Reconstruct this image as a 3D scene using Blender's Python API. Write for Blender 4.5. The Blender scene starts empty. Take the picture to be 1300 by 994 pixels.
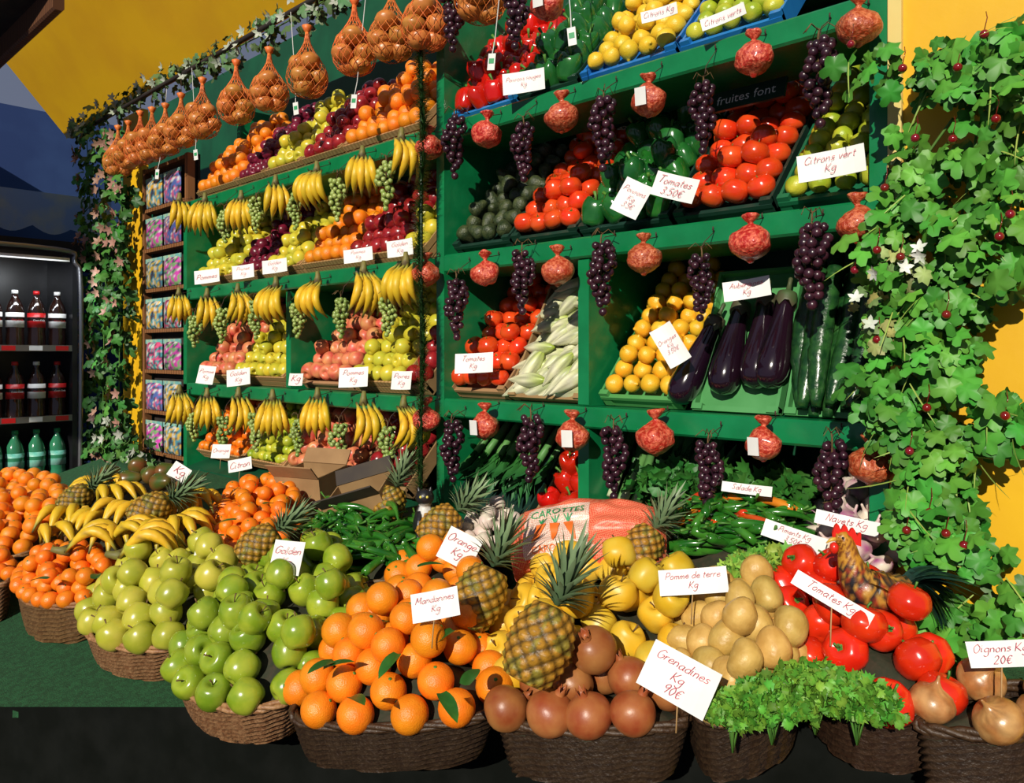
import bpy, math, random
from mathutils import Vector, Matrix, Euler, noise
random.seed(11)
RU=random.uniform
pi=math.pi
S=bpy.context.scene
COL=S.collection
S.view_settings.view_transform='Standard'
try: S.view_settings.look='None'
except Exception: pass
# ---------------- camera frame ----------------
F=1000.0; A=math.atan(1042/F)
CAM=Vector((0,-1.8,1.55)); DV=Vector((-math.cos(A),math.sin(A),0)); RV=Vector((math.sin(A),math.cos(A),0)); UP=Vector((0,0,1))
def ray(px,py): return DV+RV*((px-650)/F)-UP*((py-448)/F)
def atY(px,py,Y):
    d=ray(px,py); return CAM+d*((Y-CAM.y)/d.y)
def T(y,lift=0): return 1.12+.28*y+lift
def atT(px,py,lift=0):
    d=ray(px,py); D=(CAM.z-1.12-lift-.28*CAM.y)/(-d.z+.28*d.y); return CAM+d*D
def depth(p): return (p-CAM).dot(DV)
def X0(px,Y=0): return atY(px,448,Y).x
cd=bpy.data.cameras.new('camera'); cam=bpy.data.objects.new('camera',cd); COL.objects.link(cam)
cam.location=CAM; cam.rotation_euler=DV.to_track_quat('-Z','Y').to_euler()
cd.sensor_width=36; cd.lens=F/1300*36; cd.shift_y=-(497-448)/1300; cd.clip_start=.05
S.camera=cam
# ---------------- materials ----------------
def mat(name,c1,c2=None,rough=.4,ns=20,bump=0,bs=120,rand=.12,attr=False,metal=0,coat=0,lo=.4,hi=.65,spec=.5,tex='noise',hue=.012):
    m=bpy.data.materials.new(name); m.use_nodes=True; nt=m.node_tree; N=nt.nodes; L=nt.links
    b=N['Principled BSDF']
    b.inputs['Roughness'].default_value=rough; b.inputs['Metallic'].default_value=metal
    b.inputs['Coat Weight'].default_value=coat; b.inputs['Coat Roughness'].default_value=.15
    b.inputs['Specular IOR Level'].default_value=spec
    tc=N.new('ShaderNodeTexCoord')
    def tx(sc,kind):
        if kind=='wave':
            t=N.new('ShaderNodeTexWave'); t.inputs['Scale'].default_value=sc; t.inputs['Distortion'].default_value=3; o=t.outputs['Fac']
        else:
            t=N.new('ShaderNodeTexNoise'); t.inputs['Scale'].default_value=sc; t.inputs['Detail'].default_value=4; o=t.outputs['Fac']
        L.new(tc.outputs['Object'],t.inputs['Vector']); return o
    mx=N.new('ShaderNodeMix'); mx.data_type='RGBA'
    mx.inputs[6].default_value=(*c1,1); mx.inputs[7].default_value=(*(c2 or c1),1)
    mr=N.new('ShaderNodeMapRange'); mr.inputs['From Min'].default_value=lo; mr.inputs['From Max'].default_value=hi
    L.new(tx(ns,tex),mr.inputs['Value']); L.new(mr.outputs[0],mx.inputs[0])
    out=mx.outputs[2]
    if attr:
        at=N.new('ShaderNodeAttribute'); at.attribute_name='Col'
        m2=N.new('ShaderNodeMix'); m2.data_type='RGBA'; m2.blend_type='MULTIPLY'; m2.inputs[0].default_value=1
        L.new(out,m2.inputs[6]); L.new(at.outputs['Color'],m2.inputs[7]); out=m2.outputs[2]
    if rand>0:
        oi=N.new('ShaderNodeObjectInfo'); h=N.new('ShaderNodeHueSaturation')
        r1=N.new('ShaderNodeMapRange'); r1.inputs['To Min'].default_value=1-rand; r1.inputs['To Max'].default_value=1+rand
        r2=N.new('ShaderNodeMapRange'); r2.inputs['To Min'].default_value=.5+hue; r2.inputs['To Max'].default_value=.5-hue*.4
        L.new(oi.outputs['Random'],r1.inputs['Value']); L.new(oi.outputs['Random'],r2.inputs['Value'])
        L.new(r1.outputs[0],h.inputs['Value']); L.new(r2.outputs[0],h.inputs['Hue']); L.new(out,h.inputs['Color']); out=h.outputs[0]
    L.new(out,b.inputs['Base Color'])
    if bump>0:
        bp=N.new('ShaderNodeBump'); bp.inputs['Strength'].default_value=bump; bp.inputs['Distance'].default_value=.004
        L.new(tx(bs,'noise'),bp.inputs['Height']); L.new(bp.outputs[0],b.inputs['Normal'])
    return m
W1=(1,1,1)
MT=dict(
 orange=mat('orange_peel',(.82,.19,.006),(.88,.25,.01),.36,30,.35,350),
 mandarin=mat('mandarin_peel',(.85,.16,.007),(.88,.21,.01),.33,30,.3,300),
 yapple=mat('yellow_apple_skin',(.62,.48,.03),(.52,.5,.045),.3,18,0),
 gapple=mat('green_apple_skin',(.19,.29,.014),(.36,.42,.035),.24,14,0,coat=.3),
 yg=mat('golden_apple_skin',(.38,.39,.03),(.52,.46,.06),.28,14,0,coat=.2),
 rapple=mat('red_apple_skin',(.2,.006,.012),(.36,.02,.02),.25,24,0,coat=.4,hue=.003),
 papple=mat('pink_apple_skin',(.6,.07,.06),(.72,.32,.12),.4,18,0,lo=.35,hi=.7),
 plum=mat('plum_skin',(.11,.006,.02),(.2,.01,.035),.3,24,0,hue=.003),
 lemon=mat('lemon_peel',(.78,.46,.02),(.82,.54,.04),.35,30,.3,260),
 olemon=mat('amber_lemon_peel',(.8,.38,.015),(.82,.48,.03),.35,30,.3,260),
 quince=mat('quince_skin',(.7,.4,.018),(.68,.46,.05),.4,14,.1,60),
 lime=mat('lime_peel',(.3,.4,.02),(.55,.52,.04),.3,14,.2,260),
 tomato=mat('tomato_skin',(.62,.016,.005),(.74,.035,.007),.22,14,0,coat=.25,hue=.002),
 tomorange=mat('shelf_tomato_skin',(.72,.035,.008),(.78,.085,.014),.2,14,0,coat=.3,hue=.003),
 avocado=mat('avocado_skin',(.03,.045,.018),(.07,.085,.03),.35,60,.8,200),
 gpep=mat('green_pepper_skin',(.01,.1,.014),(.025,.16,.025),.15,14,0,coat=.5),
 rpep=mat('red_pepper_skin',(.5,.008,.004),(.6,.016,.006),.14,14,0,coat=.5,hue=.002),
 eggp=mat('eggplant_skin',(.01,.003,.009),(.016,.005,.012),.1,10,0,coat=.8),
 cucu=mat('cucumber_skin',(.006,.04,.01),(.025,.1,.02),.28,40,.5,90,coat=.2),
 endive=mat('endive_leaf',W1,(.96,.98,.85),.4,30,0,attr=True),
 chili=mat('green_chili_skin',(.015,.11,.01),(.05,.2,.018),.2,14,0,coat=.5,rand=.25),
 rchili=mat('red_chili_skin',(.6,.02,.01),(.7,.06,.01),.2,14,0,coat=.5),
 ochili=mat('orange_chili_skin',(.65,.15,.01),(.7,.25,.02),.2,14,0,coat=.5),
 stem=mat('green_stem',(.05,.17,.02),(.1,.24,.03),.5,40,0),
 bstem=mat('brown_stem',(.1,.05,.015),(.16,.09,.03),.7,60,0),
 leaf=mat('citrus_leaf',(.015,.09,.01),(.03,.15,.02),.35,30,0),
 banana=mat('banana_skin',W1,(.9,.85,.7),.45,34,0,attr=True,rand=.12),
 grapeg=mat('green_grape_skin',(.24,.34,.07),(.36,.42,.13),.28,40,0,coat=.2),
 grapep=mat('purple_grape_skin',(.022,.006,.014),(.055,.014,.025),.32,50,0,coat=.2,hue=.002),
 net=mat('red_netting',(.42,.025,.012),(.72,.16,.08),.35,110,1.0,170,rand=.15,lo=.42,hi=.62,coat=.3),
 onet=mat('orange_netting',(.7,.14,.025),(.8,.2,.04),.5,40,0),
 onion=mat('onion_skin',(.4,.16,.05),(.6,.33,.13),.3,26,.2,60,attr=True),
 bonion=mat('bagged_onion_skin',(.48,.15,.03),(.6,.22,.05),.35,26,.2,60),
 potato=mat('potato_skin',(.5,.29,.07),(.64,.41,.12),.42,30,.3,120),
 pome=mat('pomegranate_skin',(.27,.05,.016),(.44,.18,.055),.38,14,.2,60,lo=.35,hi=.7,hue=.006),
 garlic=mat('garlic_skin',W1,(.94,.9,.9),.5,60,.2,90,attr=True),
 pine=mat('pineapple_rind',W1,(.85,.85,.8),.45,60,.4,200,attr=True),
 crown=mat('pineapple_crown',W1,(.8,.85,.8),.45,40,0,attr=True),
 foliage=mat('foliage',W1,(.8,.9,.75),.48,30,0,attr=True,rand=.05,spec=.35),
 paint=mat('green_paint',(.003,.16,.05),(.005,.2,.065),.32,9,.35,30,rand=.0,coat=.2),
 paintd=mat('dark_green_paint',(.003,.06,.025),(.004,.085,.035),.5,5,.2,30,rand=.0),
 yellow=mat('yellow_wall_paint',(.8,.46,.008),(.74,.4,.01),.5,3,.15,30,rand=0),
 pyellow=mat('pale_yellow_trim',(.75,.6,.2),(.7,.55,.18),.5,3,.15,30,rand=0),
 wood=mat('crate_wood',(.42,.24,.1),(.3,.16,.06),.6,14,.2,60,tex='wave',rand=.15),
 card=mat('cardboard',(.28,.15,.065),(.34,.19,.085),.75,10,.1,60),
 blue=mat('blue_crate_plastic',(.015,.17,.5),(.02,.22,.55),.35,10,0,rand=.05),
 gplast=mat('green_crate_plastic',(.01,.13,.05),(.02,.17,.06),.35,10,0,rand=.05),
 dplast=mat('dark_crate_plastic',(.008,.03,.02),(.012,.045,.03),.4,10,0,rand=.05),
 lgreen=mat('pale_green_carton',(.06,.26,.07),(.08,.3,.09),.5,10,0,rand=.05),
 wicker=mat('wicker',W1,(.62,.5,.42),.5,90,.5,160,attr=True,rand=.1),
 straw=mat('packing_paper',(.02,.025,.01),(.04,.03,.015),.8,60,.5,60,rand=0),
 white=mat('card_white',(.76,.76,.73),(.7,.7,.68),.5,20,0,rand=.04,hue=0),
 ink=mat('red_ink',(.5,.015,.06),None,.6,20,0,rand=0),
 wink=mat('white_print',(.8,.8,.78),None,.5,20,0,rand=0),
 gink=mat('green_print',(.02,.3,.1),None,.5,20,0,rand=0),
 oink=mat('orange_print',(.8,.16,.02),None,.5,20,0,rand=0),
 string=mat('brown_twine',(.06,.03,.02),None,.8,20,0,rand=0),
 baize=mat('green_baize',(.005,.05,.013),(.01,.085,.025),.9,70,.9,300,rand=0),
 skirt=mat('black_cloth',(.003,.004,.003),(.006,.007,.006),.9,10,0,rand=0,spec=.1),
 asphalt=mat('dark_asphalt',(.004,.004,.004),(.008,.008,.008),.9,60,.5,100,rand=0,spec=.1),
 navy=mat('dark_blue_wall',(.02,.05,.18),(.03,.07,.22),.7,3,0,rand=0),
 dark=mat('dark_brown_canvas',(.018,.012,.01),(.03,.02,.015),.8,8,0,rand=0),
 valance=mat('blue_canvas',(.25,.35,.6),(.5,.5,.4),.7,4,0,rand=0),
 metal=mat('grey_metal',(.25,.25,.26),None,.3,10,0,rand=0,metal=.8),
 black=mat('black_plastic',(.01,.01,.012),None,.3,10,0,rand=0),
 cola=mat('dark_cola',(.015,.005,.004),(.02,.008,.005),.08,10,0,coat=.6,rand=0),
 waterb=mat('green_bottle',(.03,.2,.1),None,.1,10,0,coat=.6,rand=0),
 rlabel=mat('red_label',(.5,.01,.012),None,.4,10,0,rand=0),
 paint2=mat('figurine_paint',W1,(.85,.8,.75),.4,50,.3,140,attr=True,rand=0,coat=.1),
 comb=mat('red_enamel',(.7,.02,.01),None,.3,10,0,rand=0,coat=.3),
 toy=mat('toy_packet',W1,(.8,.8,.9),.2,20,0,attr=True,rand=.2,coat=.5),
 tinsel=mat('tinsel',W1,None,.35,20,0,attr=True,rand=0),
)
def bagmat(nm,c1,c2):
    m=bpy.data.materials.new(nm); m.use_nodes=True; N=m.node_tree.nodes; L=m.node_tree.links; b=N['Principled BSDF']; b.inputs['Roughness'].default_value=.4
    tc=N.new('ShaderNodeTexCoord'); mp=N.new('ShaderNodeMapping'); mp.inputs['Rotation'].default_value=(0,0,.6); L.new(tc.outputs['Object'],mp.inputs[0])
    c=N.new('ShaderNodeTexChecker'); c.inputs['Scale'].default_value=330; c.inputs[1].default_value=(*c1,1); c.inputs[2].default_value=(*c2,1)
    L.new(mp.outputs[0],c.inputs[0]); L.new(c.outputs[0],b.inputs['Base Color']); return m
MT['bag']=bagmat('printed_net_bag',(.66,.05,.02),(.8,.26,.14))
MT['bagw']=bagmat('pale_printed_net',(.6,.3,.22),(.78,.66,.56))
# ---------------- mesh tools ----------------
class MB:
    def __init__(s): s.v=[]; s.f=[]; s.c=[]; s.usec=False
    def add(s,vs,fs,col=None,M=None):
        o=len(s.v)
        for i,v in enumerate(vs):
            v=Vector(v); s.v.append(M@v if M is not None else v)
            if col is None: s.c.append((1,1,1))
            else:
                s.usec=True; s.c.append(col[i] if isinstance(col,list) else col)
        for f in fs: s.f.append(tuple(o+i for i in f))
        return s
    def done(s,name,m,smooth=True):
        me=bpy.data.meshes.new(name); me.from_pydata([tuple(v) for v in s.v],[],s.f)
        me.materials.append(m)
        me.polygons.foreach_set('use_smooth',[smooth]*len(s.f))
        if s.usec:
            a=me.color_attributes.new('Col','FLOAT_COLOR','POINT')
            fl=[]
            for c in s.c: fl+= [c[0],c[1],c[2],1]
            a.data.foreach_set('color',fl)
        me.update(); return me
def cr(p,n,closed=False):
    out=[]; k=len(p); P=[Vector(q) for q in p]
    rng=range(k) if closed else range(k-1)
    for i in rng:
        if closed: a,b,c,d=P[i-1],P[i],P[(i+1)%k],P[(i+2)%k]
        else: a,b,c,d=P[max(i-1,0)],P[i],P[i+1],P[min(i+2,k-1)]
        for j in range(n):
            t=j/n; out.append(.5*((2*b)+(c-a)*t+(2*a-5*b+4*c-d)*t*t+(3*b-a-3*c+d)*t**3))
    if not closed: out.append(P[-1])
    return out
def lathe(prof,seg=16,fn=None,sm=2,R=1.0):
    p=cr([(r,z) for r,z in prof],sm) if sm>1 else [Vector(q) for q in prof]
    vs=[];fs=[];n=len(p)
    for i,q in enumerate(p):
        for j in range(seg):
            th=2*pi*j/seg; r=max(q[0],0)*R; z=q[1]*R
            if fn: r,z=fn(r,z,th,i/(n-1))
            vs.append((r*math.cos(th),r*math.sin(th),z))
    for i in range(n-1):
        for j in range(seg):
            k=(j+1)%seg; fs.append((i*seg+j,(i+1)*seg+j,(i+1)*seg+k,i*seg+k))
    fs.append(tuple(range(seg))); fs.append(tuple((n-1)*seg+j for j in reversed(range(seg))))
    return vs,fs
def tube(pts,rad,sides=6):
    P=[Vector(p) for p in pts]; n=len(P); vs=[];fs=[]
    t0=(P[1]-P[0]).normalized(); ref=Vector((0,0,1)) if abs(t0.z)<.9 else Vector((1,0,0))
    nx=t0.cross(ref).normalized()
    for i,p in enumerate(P):
        t=(P[min(i+1,n-1)]-P[max(i-1,0)]).normalized()
        nx=(nx-t*nx.dot(t)).normalized(); ny=t.cross(nx); r=rad[i] if isinstance(rad,(list,tuple)) else rad
        for j in range(sides):
            a=2*pi*j/sides; vs.append(p+nx*(r*math.cos(a))+ny*(r*math.sin(a)))
    for i in range(n-1):
        for j in range(sides):
            k=(j+1)%sides; fs.append((i*sides+j,i*sides+k,(i+1)*sides+k,(i+1)*sides+j))
    fs.append(tuple(reversed(range(sides)))); fs.append(tuple((n-1)*sides+j for j in range(sides)))
    return vs,fs
def box(x0,x1,y0,y1,z0,z1,b=0):
    if b<=0:
        vs=[(x,y,z) for z in(z0,z1) for y in(y0,y1) for x in(x0,x1)]
        return vs,[(0,2,3,1),(4,5,7,6),(0,1,5,4),(2,6,7,3),(0,4,6,2),(1,3,7,5)]
    sec=[(y0+b,z0),(y1-b,z0),(y1,z0+b),(y1,z1-b),(y1-b,z1),(y0+b,z1),(y0,z1-b),(y0,z0+b)]
    vs=[(x0,y,z) for y,z in sec]+[(x1,y,z) for y,z in sec]
    fs=[tuple(reversed((i,(i+1)%8,8+(i+1)%8,8+i))) for i in range(8)]
    fs+=[tuple(range(8)),tuple(reversed(range(8,16)))]
    return vs,fs
def ico(r,seg=8,ring=6):
    return lathe([(math.sin(pi*i/ring)*r,math.cos(pi*i/ring)*-r) for i in range(ring+1)],seg,sm=1)
def blade(mb,M,L,W,bend,col,n=5,fold=.25,col2=None):
    vs=[];cs=[]
    for i in range(n+1):
        t=i/n; w=W*(math.sin(pi*min(t*.8+.2,1))**.7 if t<1 else 0)+.0002
        y=L*(t-.12*abs(bend)*t*t); z=bend*L*t*t
        c=col if not col2 else tuple(col[k]*(1-t)+col2[k]*t for k in range(3))
        vs+=[(-w,y,z+fold*w),(0,y,z),(w,y,z+fold*w)]; cs+=[c,c,c]
    fs=[]
    for i in range(n):
        a=i*3; fs+=[(a,a+1,a+4,a+3),(a+1,a+2,a+5,a+4)]
    mb.add(vs,fs,cs,M)
def lobeleaf(mb,M,L,col,lobes=5,n=20,curl=.25):
    vs=[(0,0,0),(0,L*.45,L*.04)]
    for i in range(n+1):
        th=-pi*.9+2*pi*.9*i/n
        r=L*.5*(.6+.4*abs(math.cos(lobes*th*.5)))*(1.2 if abs(th)<.4 else 1)
        x=r*math.sin(th); y=L*.45+r*math.cos(th)
        vs.append((x,y,-curl*r*r/L+.05*L*math.sin(th*lobes)))
    cs=[tuple(c*1.3 for c in col)]*2+[col]*(n+1)
    fs=[(1,2+i+1,2+i) for i in range(n)]+[(0,1,2),(0,2+n,1)]
    mb.add(vs,fs,cs,M)
def rrot(): return Euler((RU(0,6.3),RU(0,6.3),RU(0,6.3))).to_matrix().to_4x4()
def TM(v): return Matrix.Translation(Vector(v))
def RX(a): return Matrix.Rotation(a,4,'X')
def RY(a): return Matrix.Rotation(a,4,'Y')
def RZ(a): return Matrix.Rotation(a,4,'Z')
def SC(s): return Matrix.Diagonal((s,s,s,1))
def SC3(a,b,c): return Matrix.Diagonal((a,b,c,1))
def basis(x,y,z,o=(0,0,0)):
    m=Matrix.Identity(4)
    for i in range(3): m[i][0]=x[i];m[i][1]=y[i];m[i][2]=z[i];m[i][3]=o[i]
    return m
def zalign(v,roll=0):
    return Vector(v).normalized().to_track_quat('Z','Y').to_matrix().to_4x4()@RZ(roll)
# ---------------- objects ----------------
def ob(name,me,M=None,parent=None,label=None,cat=None,group=None,kind=None):
    o=bpy.data.objects.new(name,me)
    if me is None: o.empty_display_size=.05
    COL.objects.link(o)
    if parent is not None: o.parent=parent
    if M is not None: o.matrix_local=M
    if label: o['label']=label
    if cat: o['category']=cat
    if group: o['group']=group
    if kind: o['kind']=kind
    return o
def place(t,M,label=None,group=None,parts=True,name=None):
    me=t['mesh']; me=random.choice(me) if isinstance(me,list) else me
    o=ob(name or t['name'],me,M,label=label or t['label'],cat=t['cat'],group=group)
    if parts:
        for p in t.get('parts',[]):
            c=ob(p[0],p[1],p[2],parent=o)
            if len(p)>3 and p[3]: c['label']=p[3]
            if len(p)>4 and p[4]: c['kind']=p[4]
    return o
# ---------------- fruit templates ----------------
AP=[(0,.60),(.1,.62),(.28,.78),(.52,.86),(.8,.70),(.97,.3),(1,-.02),(.9,-.42),(.7,-.74),(.42,-.88),(.18,-.84),(0,-.76)]
SPH=[(math.sin(pi*i/8),.96*math.cos(pi*i/8)) for i in range(9)]
TO=[(0,.58),(.12,.62),(.4,.76),(.75,.62),(.98,.2),(1,-.05),(.86,-.48),(.5,-.74),(.2,-.78),(0,-.76)]
LE=[(0,1.22),(.12,1.18),(.24,1.0),(.6,.8),(.9,.4),(1,0),(.9,-.4),(.6,-.8),(.28,-1.02),(.1,-1.1),(0,-1.1)]
AV=[(0,1.35),(.3,1.28),(.52,.95),(.75,.4),(.98,-.25),(.92,-.7),(.6,-1.02),(.2,-1.12),(0,-1.13)]
ON=[(0,1.35),(.06,1.3),(.1,1.05),(.3,.82),(.75,.6),(1,.1),(.95,-.25),(.65,-.68),(.25,-.84),(0,-.86)]
def lump(amt,fr,seed):
    def f(r,z,th,t):
        n=noise.noise(Vector((math.cos(th)*r*fr+seed,math.sin(th)*r*fr,z*fr)))
        return r*(1+amt*n),z*(1+amt*n*.7)
    return f
def M1(prof,R,m,name,seg=18,fn=None,sm=2,col=None):
    mb=MB(); v,f=lathe(prof,seg,fn,sm,R); mb.add(v,f,col); return mb.done(name,m)
def stemmesh(h,r,m,name,bend=.3):
    mb=MB(); v,f=tube([(0,0,0),(h*bend*.3,0,h*.5),(h*bend,0,h)],[r*.8,r*.7,r*1.1],6); mb.add(v,f); return mb.done(name,m)
def calyxmesh(R,m,name,n=5,droop=.35):
    mb=MB()
    for i in range(n): blade(mb,RZ(2*pi*i/n+RU(-.1,.1)),R,R*.2,-droop,(1,1,1),4)
    v,f=tube([(0,0,0),(0,0,R*.3),(R*.15,0,R*.6)],R*.09,5); mb.add(v,f,(1,1,1))
    return mb.done(name,m)
KT={}
def reg(key,name,meshes,label,cat,parts=None,r=.04): KT[key]=dict(name=name,mesh=meshes,label=label,cat=cat,parts=parts or [],r=r)
def scar(R):
    mb=MB(); v,f=lathe([(0,.4),(.6,.35),(1,.1),(1,-.4),(0,-.5)],8,sm=1,R=R*.1); mb.add(v,f); return ('stem_button',mb.done('stem_button',MT['stem']),TM((0,0,R*.955)))
for key,nm,m,R,lab in [('orange','orange','orange',.037,'round ripe orange with pebbled glossy peel'),('mandarin','mandarin','mandarin',.027,'small bright mandarin with smooth orange peel')]:
    me=M1(SPH,R,MT[m],nm,20); reg(key,nm,me,lab,nm,[scar(R)],R)
reg('sorange','clementine',M1(SPH,.034,MT['orange'],'clementine',14),'round ripe clementine heaped in a shelf crate','orange',[],.034)
for key,nm,m,R,lab in [('gapple','green_apple','gapple',.039,'shiny green apple with short brown stem'),('yg','golden_apple','yg',.041,'large yellow-green apple with brown stem'),
   ('quince','quince','quince',.0385,'lumpy golden yellow quince'),
   ('yapple','yellow_apple','yapple',.034,'yellow apple stacked in a shelf crate'),('rapple','red_apple','rapple',.034,'glossy dark red apple in a shelf crate'),
   ('papple','pink_apple','papple',.035,'blushed pink and yellow apple in a crate'),('plum','plum','plum',.028,'dark purple plum in a shelf crate')]:
    mes=[M1(AP,R,MT[m],nm,20 if R>.038 else 14,lump(.08 if nm!='quince' else .25,22,s*9.1)) for s in range(3)]
    parts=[('stem',stemmesh(R*.55,R*.05,MT['bstem'],nm+'_stem'),TM((0,0,R*.58)))] if R>.038 else []
    reg(key,nm,mes,lab,nm.split('_')[-1],parts,R)
def ribs(n,a):
    def f(r,z,th,t): return r*(1+a*math.cos(n*th)*math.sin(pi*min(1,t*1.3))),z
    return f
reg('tomato','tomato',[M1(TO,.039,MT['tomato'],'tomato',24,ribs(5,.03)),M1(TO,.039,MT['tomato'],'tomato',24,ribs(7,.04))],'large glossy red tomato with green calyx','tomato',[('calyx',calyxmesh(.026,MT['stem'],'calyx'),TM((0,0,.025)))],.036)
reg('stomato','tomato',[M1(TO,.036,MT['tomorange'],'tomato_small',16,ribs(5,.03))],'glossy orange-red tomato in a shelf crate','tomato',[('calyx',calyxmesh(.014,MT['stem'],'calyx_small'),TM((0,0,.023)))],.034)
reg('lemon','lemon',M1(LE,.028,MT['lemon'],'lemon',14),'bright yellow lemon in a shelf crate','lemon',[],.03)
reg('olemon','lemon',M1([(r,z*.9) for r,z in LE],.028,MT['olemon'],'lemon',14),'amber yellow lemon in a shelf crate','lemon',[],.029)
reg('lime','lime',M1([(r,z*.93) for r,z in LE],.026,MT['lime'],'lime',14),'yellow-green lime in a shelf crate','lime',[],.027)
reg('avocado','avocado',M1(AV,.028,MT['avocado'],'avocado',14),'dark bumpy avocado in a shelf crate','avocado',[],.031)
reg('mango','mango',M1(AV,.04,mat('mango_skin',(.06,.1,.015),(.2,.06,.02),.3,12,0),'mango',16),'dark green mango with red blush','mango',[],.045)
reg('potato','potato',[M1([(r,z*1.25) for r,z in SPH],.0305,MT['potato'],'potato',16,lump(.35,20,s*5.3)) for s in range(4)],'washed pale yellow potato','potato',[],.0305)
def onionmesh(R,m,name):
    mb=MB(); v,f=lathe(ON,24,lump(.08,18,RU(0,9)),2,R); cs=[]
    for i,q in enumerate(v):
        th=math.atan2(q[1],q[0]); s=.8+.2*math.sin(th*12+2*noise.noise(Vector(q)*60)); cs.append((s,s,s*.95))
    mb.add(v,f,cs); return mb.done(name,m)
reg('onion','onion',[onionmesh(.036,MT['onion'],'onion') for _ in range(2)],'papery brown onion with pointed neck','onion',[],.034)
def crownpome():
    mb=MB(); v,f=lathe([(.5,-.3),(.45,.1),(.5,.45),(.42,.4),(.3,.0),(0,-.1)],12,lambda r,z,th,t:(r,z+(.006*math.cos(6*th) if .3<t<.7 else 0)),2,.02); mb.add(v,f); return mb.done('pomegranate_crown',MT['pome'])
reg('pome','pomegranate',[M1(SPH,.042,MT['pome'],'pomegranate',22,lump(.16,16,s*3.)) for s in range(3)],'ruddy brown-red pomegranate with dried crown','pomegranate',[('crown',crownpome(),TM((0,0,.042)))],.04)
def pepfn(r,z,th,t): return r*(1+.13*abs(math.cos(1.5*th+.3))-.06),z+.006*math.cos(3*th)*(1 if t<.3 or t>.8 else 0)
PEP=[(0,.72),(.2,.75),(.55,.98),(.9,.75),(1,.2),(.92,-.5),(.8,-.95),(.5,-1.15),(.2,-1.05),(0,-1.0)]
for key,nm,m in [('gpep','green_bell_pepper','gpep'),('rpep','red_bell_pepper','rpep')]:
    reg(key,nm,M1(PEP,.038,MT[m],nm,24,pepfn),'glossy '+nm.replace('_',' ')+' with green stem','bell pepper',[('stem',stemmesh(.035,.005,MT['stem'],nm+'_stem'),TM((0,0,.025)))],.038)
EG=[(0,.02),(.25,.03),(.42,-.08),(.5,-.5),(.58,-1.4),(.8,-2.9),(.95,-3.9),(.92,-4.8),(.6,-5.4),(0,-5.6)]
def capmesh():
    mb=MB(); v,f=lathe([(0,1.0),(.12,.95),(.14,.25),(.5,.05),(.56,-.35),(.58,-.55),(.55,-.55)],15,lambda r,z,th,t:(r*1.06,z-(.012*max(0,math.cos(5*th)) if t>.7 else 0)),2,.036); mb.add(v,f); return mb.done('eggplant_cap',mat('eggplant_calyx',(.05,.09,.03),(.09,.06,.04),.5))
reg('eggp','eggplant',M1(EG,.036,MT['eggp'],'eggplant',20),'long glossy black-purple eggplant with green cap','eggplant',[('cap',capmesh(),TM((0,0,0)))],.04)
def longmesh(L,R,m,name,curve=.1,prof=None,sides=10,n=10,bump=0,cols=None):
    pts=[];rad=[]
    for i in range(n+1):
        t=i/n; pts.append((curve*L*math.sin(pi*t),0,-L*t+L/2)); r=(prof(t) if prof else math.sin(pi*min(max(t,.02),.98))**.3)*R; rad.append(max(r,.0008))
    v,f=tube(pts,rad,sides)
    if bump: v=[q+Vector((q.x,q.y,0))*bump*noise.noise(q*90) for q in v]
    mb=MB(); mb.add(v,f,cols(v,L) if cols else None); return mb.done(name,m)
reg('cucu','cucumber',[longmesh(.4,.026,MT['cucu'],'cucumber',c,bump=.15,sides=16,n=24) for c in(.02,.04)],'long dark green cucumber with ridged skin','cucumber',[],.03)
def encol(v,L):
    out=[]
    for q in v:
        t=(q.z+L/2)/L; s=.72+.28*math.sin(math.atan2(q.y,q.x)*5+t*6); g=max(0,t-.5)/.5
        out.append(((.8-.4*g)*s,(.78-.25*g)*s,(.55-.5*g)*s))
    return out
reg('endive','endive',[longmesh(.17,.026,MT['endive'],'endive',.03,lambda t:math.sin(pi*min(max(t,.01),.97)**.8)**.85,14,16,0,encol)],'pale white endive with yellow-green tip','endive',[],.03)
cp=lambda t:(1-t)**.55 if t>.1 else .75+2*t*.7
for key,nm,m in[('chili','green_chili_pepper','chili'),('rchili','red_chili_pepper','rchili'),('ochili','orange_chili_pepper','ochili')]:
    reg(key,nm,[longmesh(.15,.012,MT[m],nm,c,cp,8,9) for c in(.1,.2,-.15)],'long curved glossy '+nm.replace('_',' '),'chili pepper',[('stem',stemmesh(.03,.003,MT['stem'],nm+'_stem'),TM((0,0,.073)))],.014)
def garlicmesh(R,purp):
    mb=MB(); v,f=lathe([(0,1.6),(.1,1.5),(.13,1.0),(.35,.7),(.85,.4),(1,-.1),(.8,-.55),(.4,-.72),(0,-.7)],24,lambda r,z,th,t:(r*(1+.08*abs(math.cos(4*th))),z),2,R)
    cs=[]
    for q in v:
        s=max(0,noise.noise(Vector(q)*45)+.3)*purp; cs.append((.7-.4*s,.62-.6*s,.5-.3*s))
    mb.add(v,f,cs); return mb.done('garlic_bulb',MT['garlic'])
reg('garlic','garlic_bulb',[garlicmesh(.024,.3)],'white papery garlic bulb','garlic',[],.024)
reg('turnip','turnip',[garlicmesh(.027,1.1),garlicmesh(.027,.8)],'small white turnip with purple shoulders','turnip',[],.027)
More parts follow.
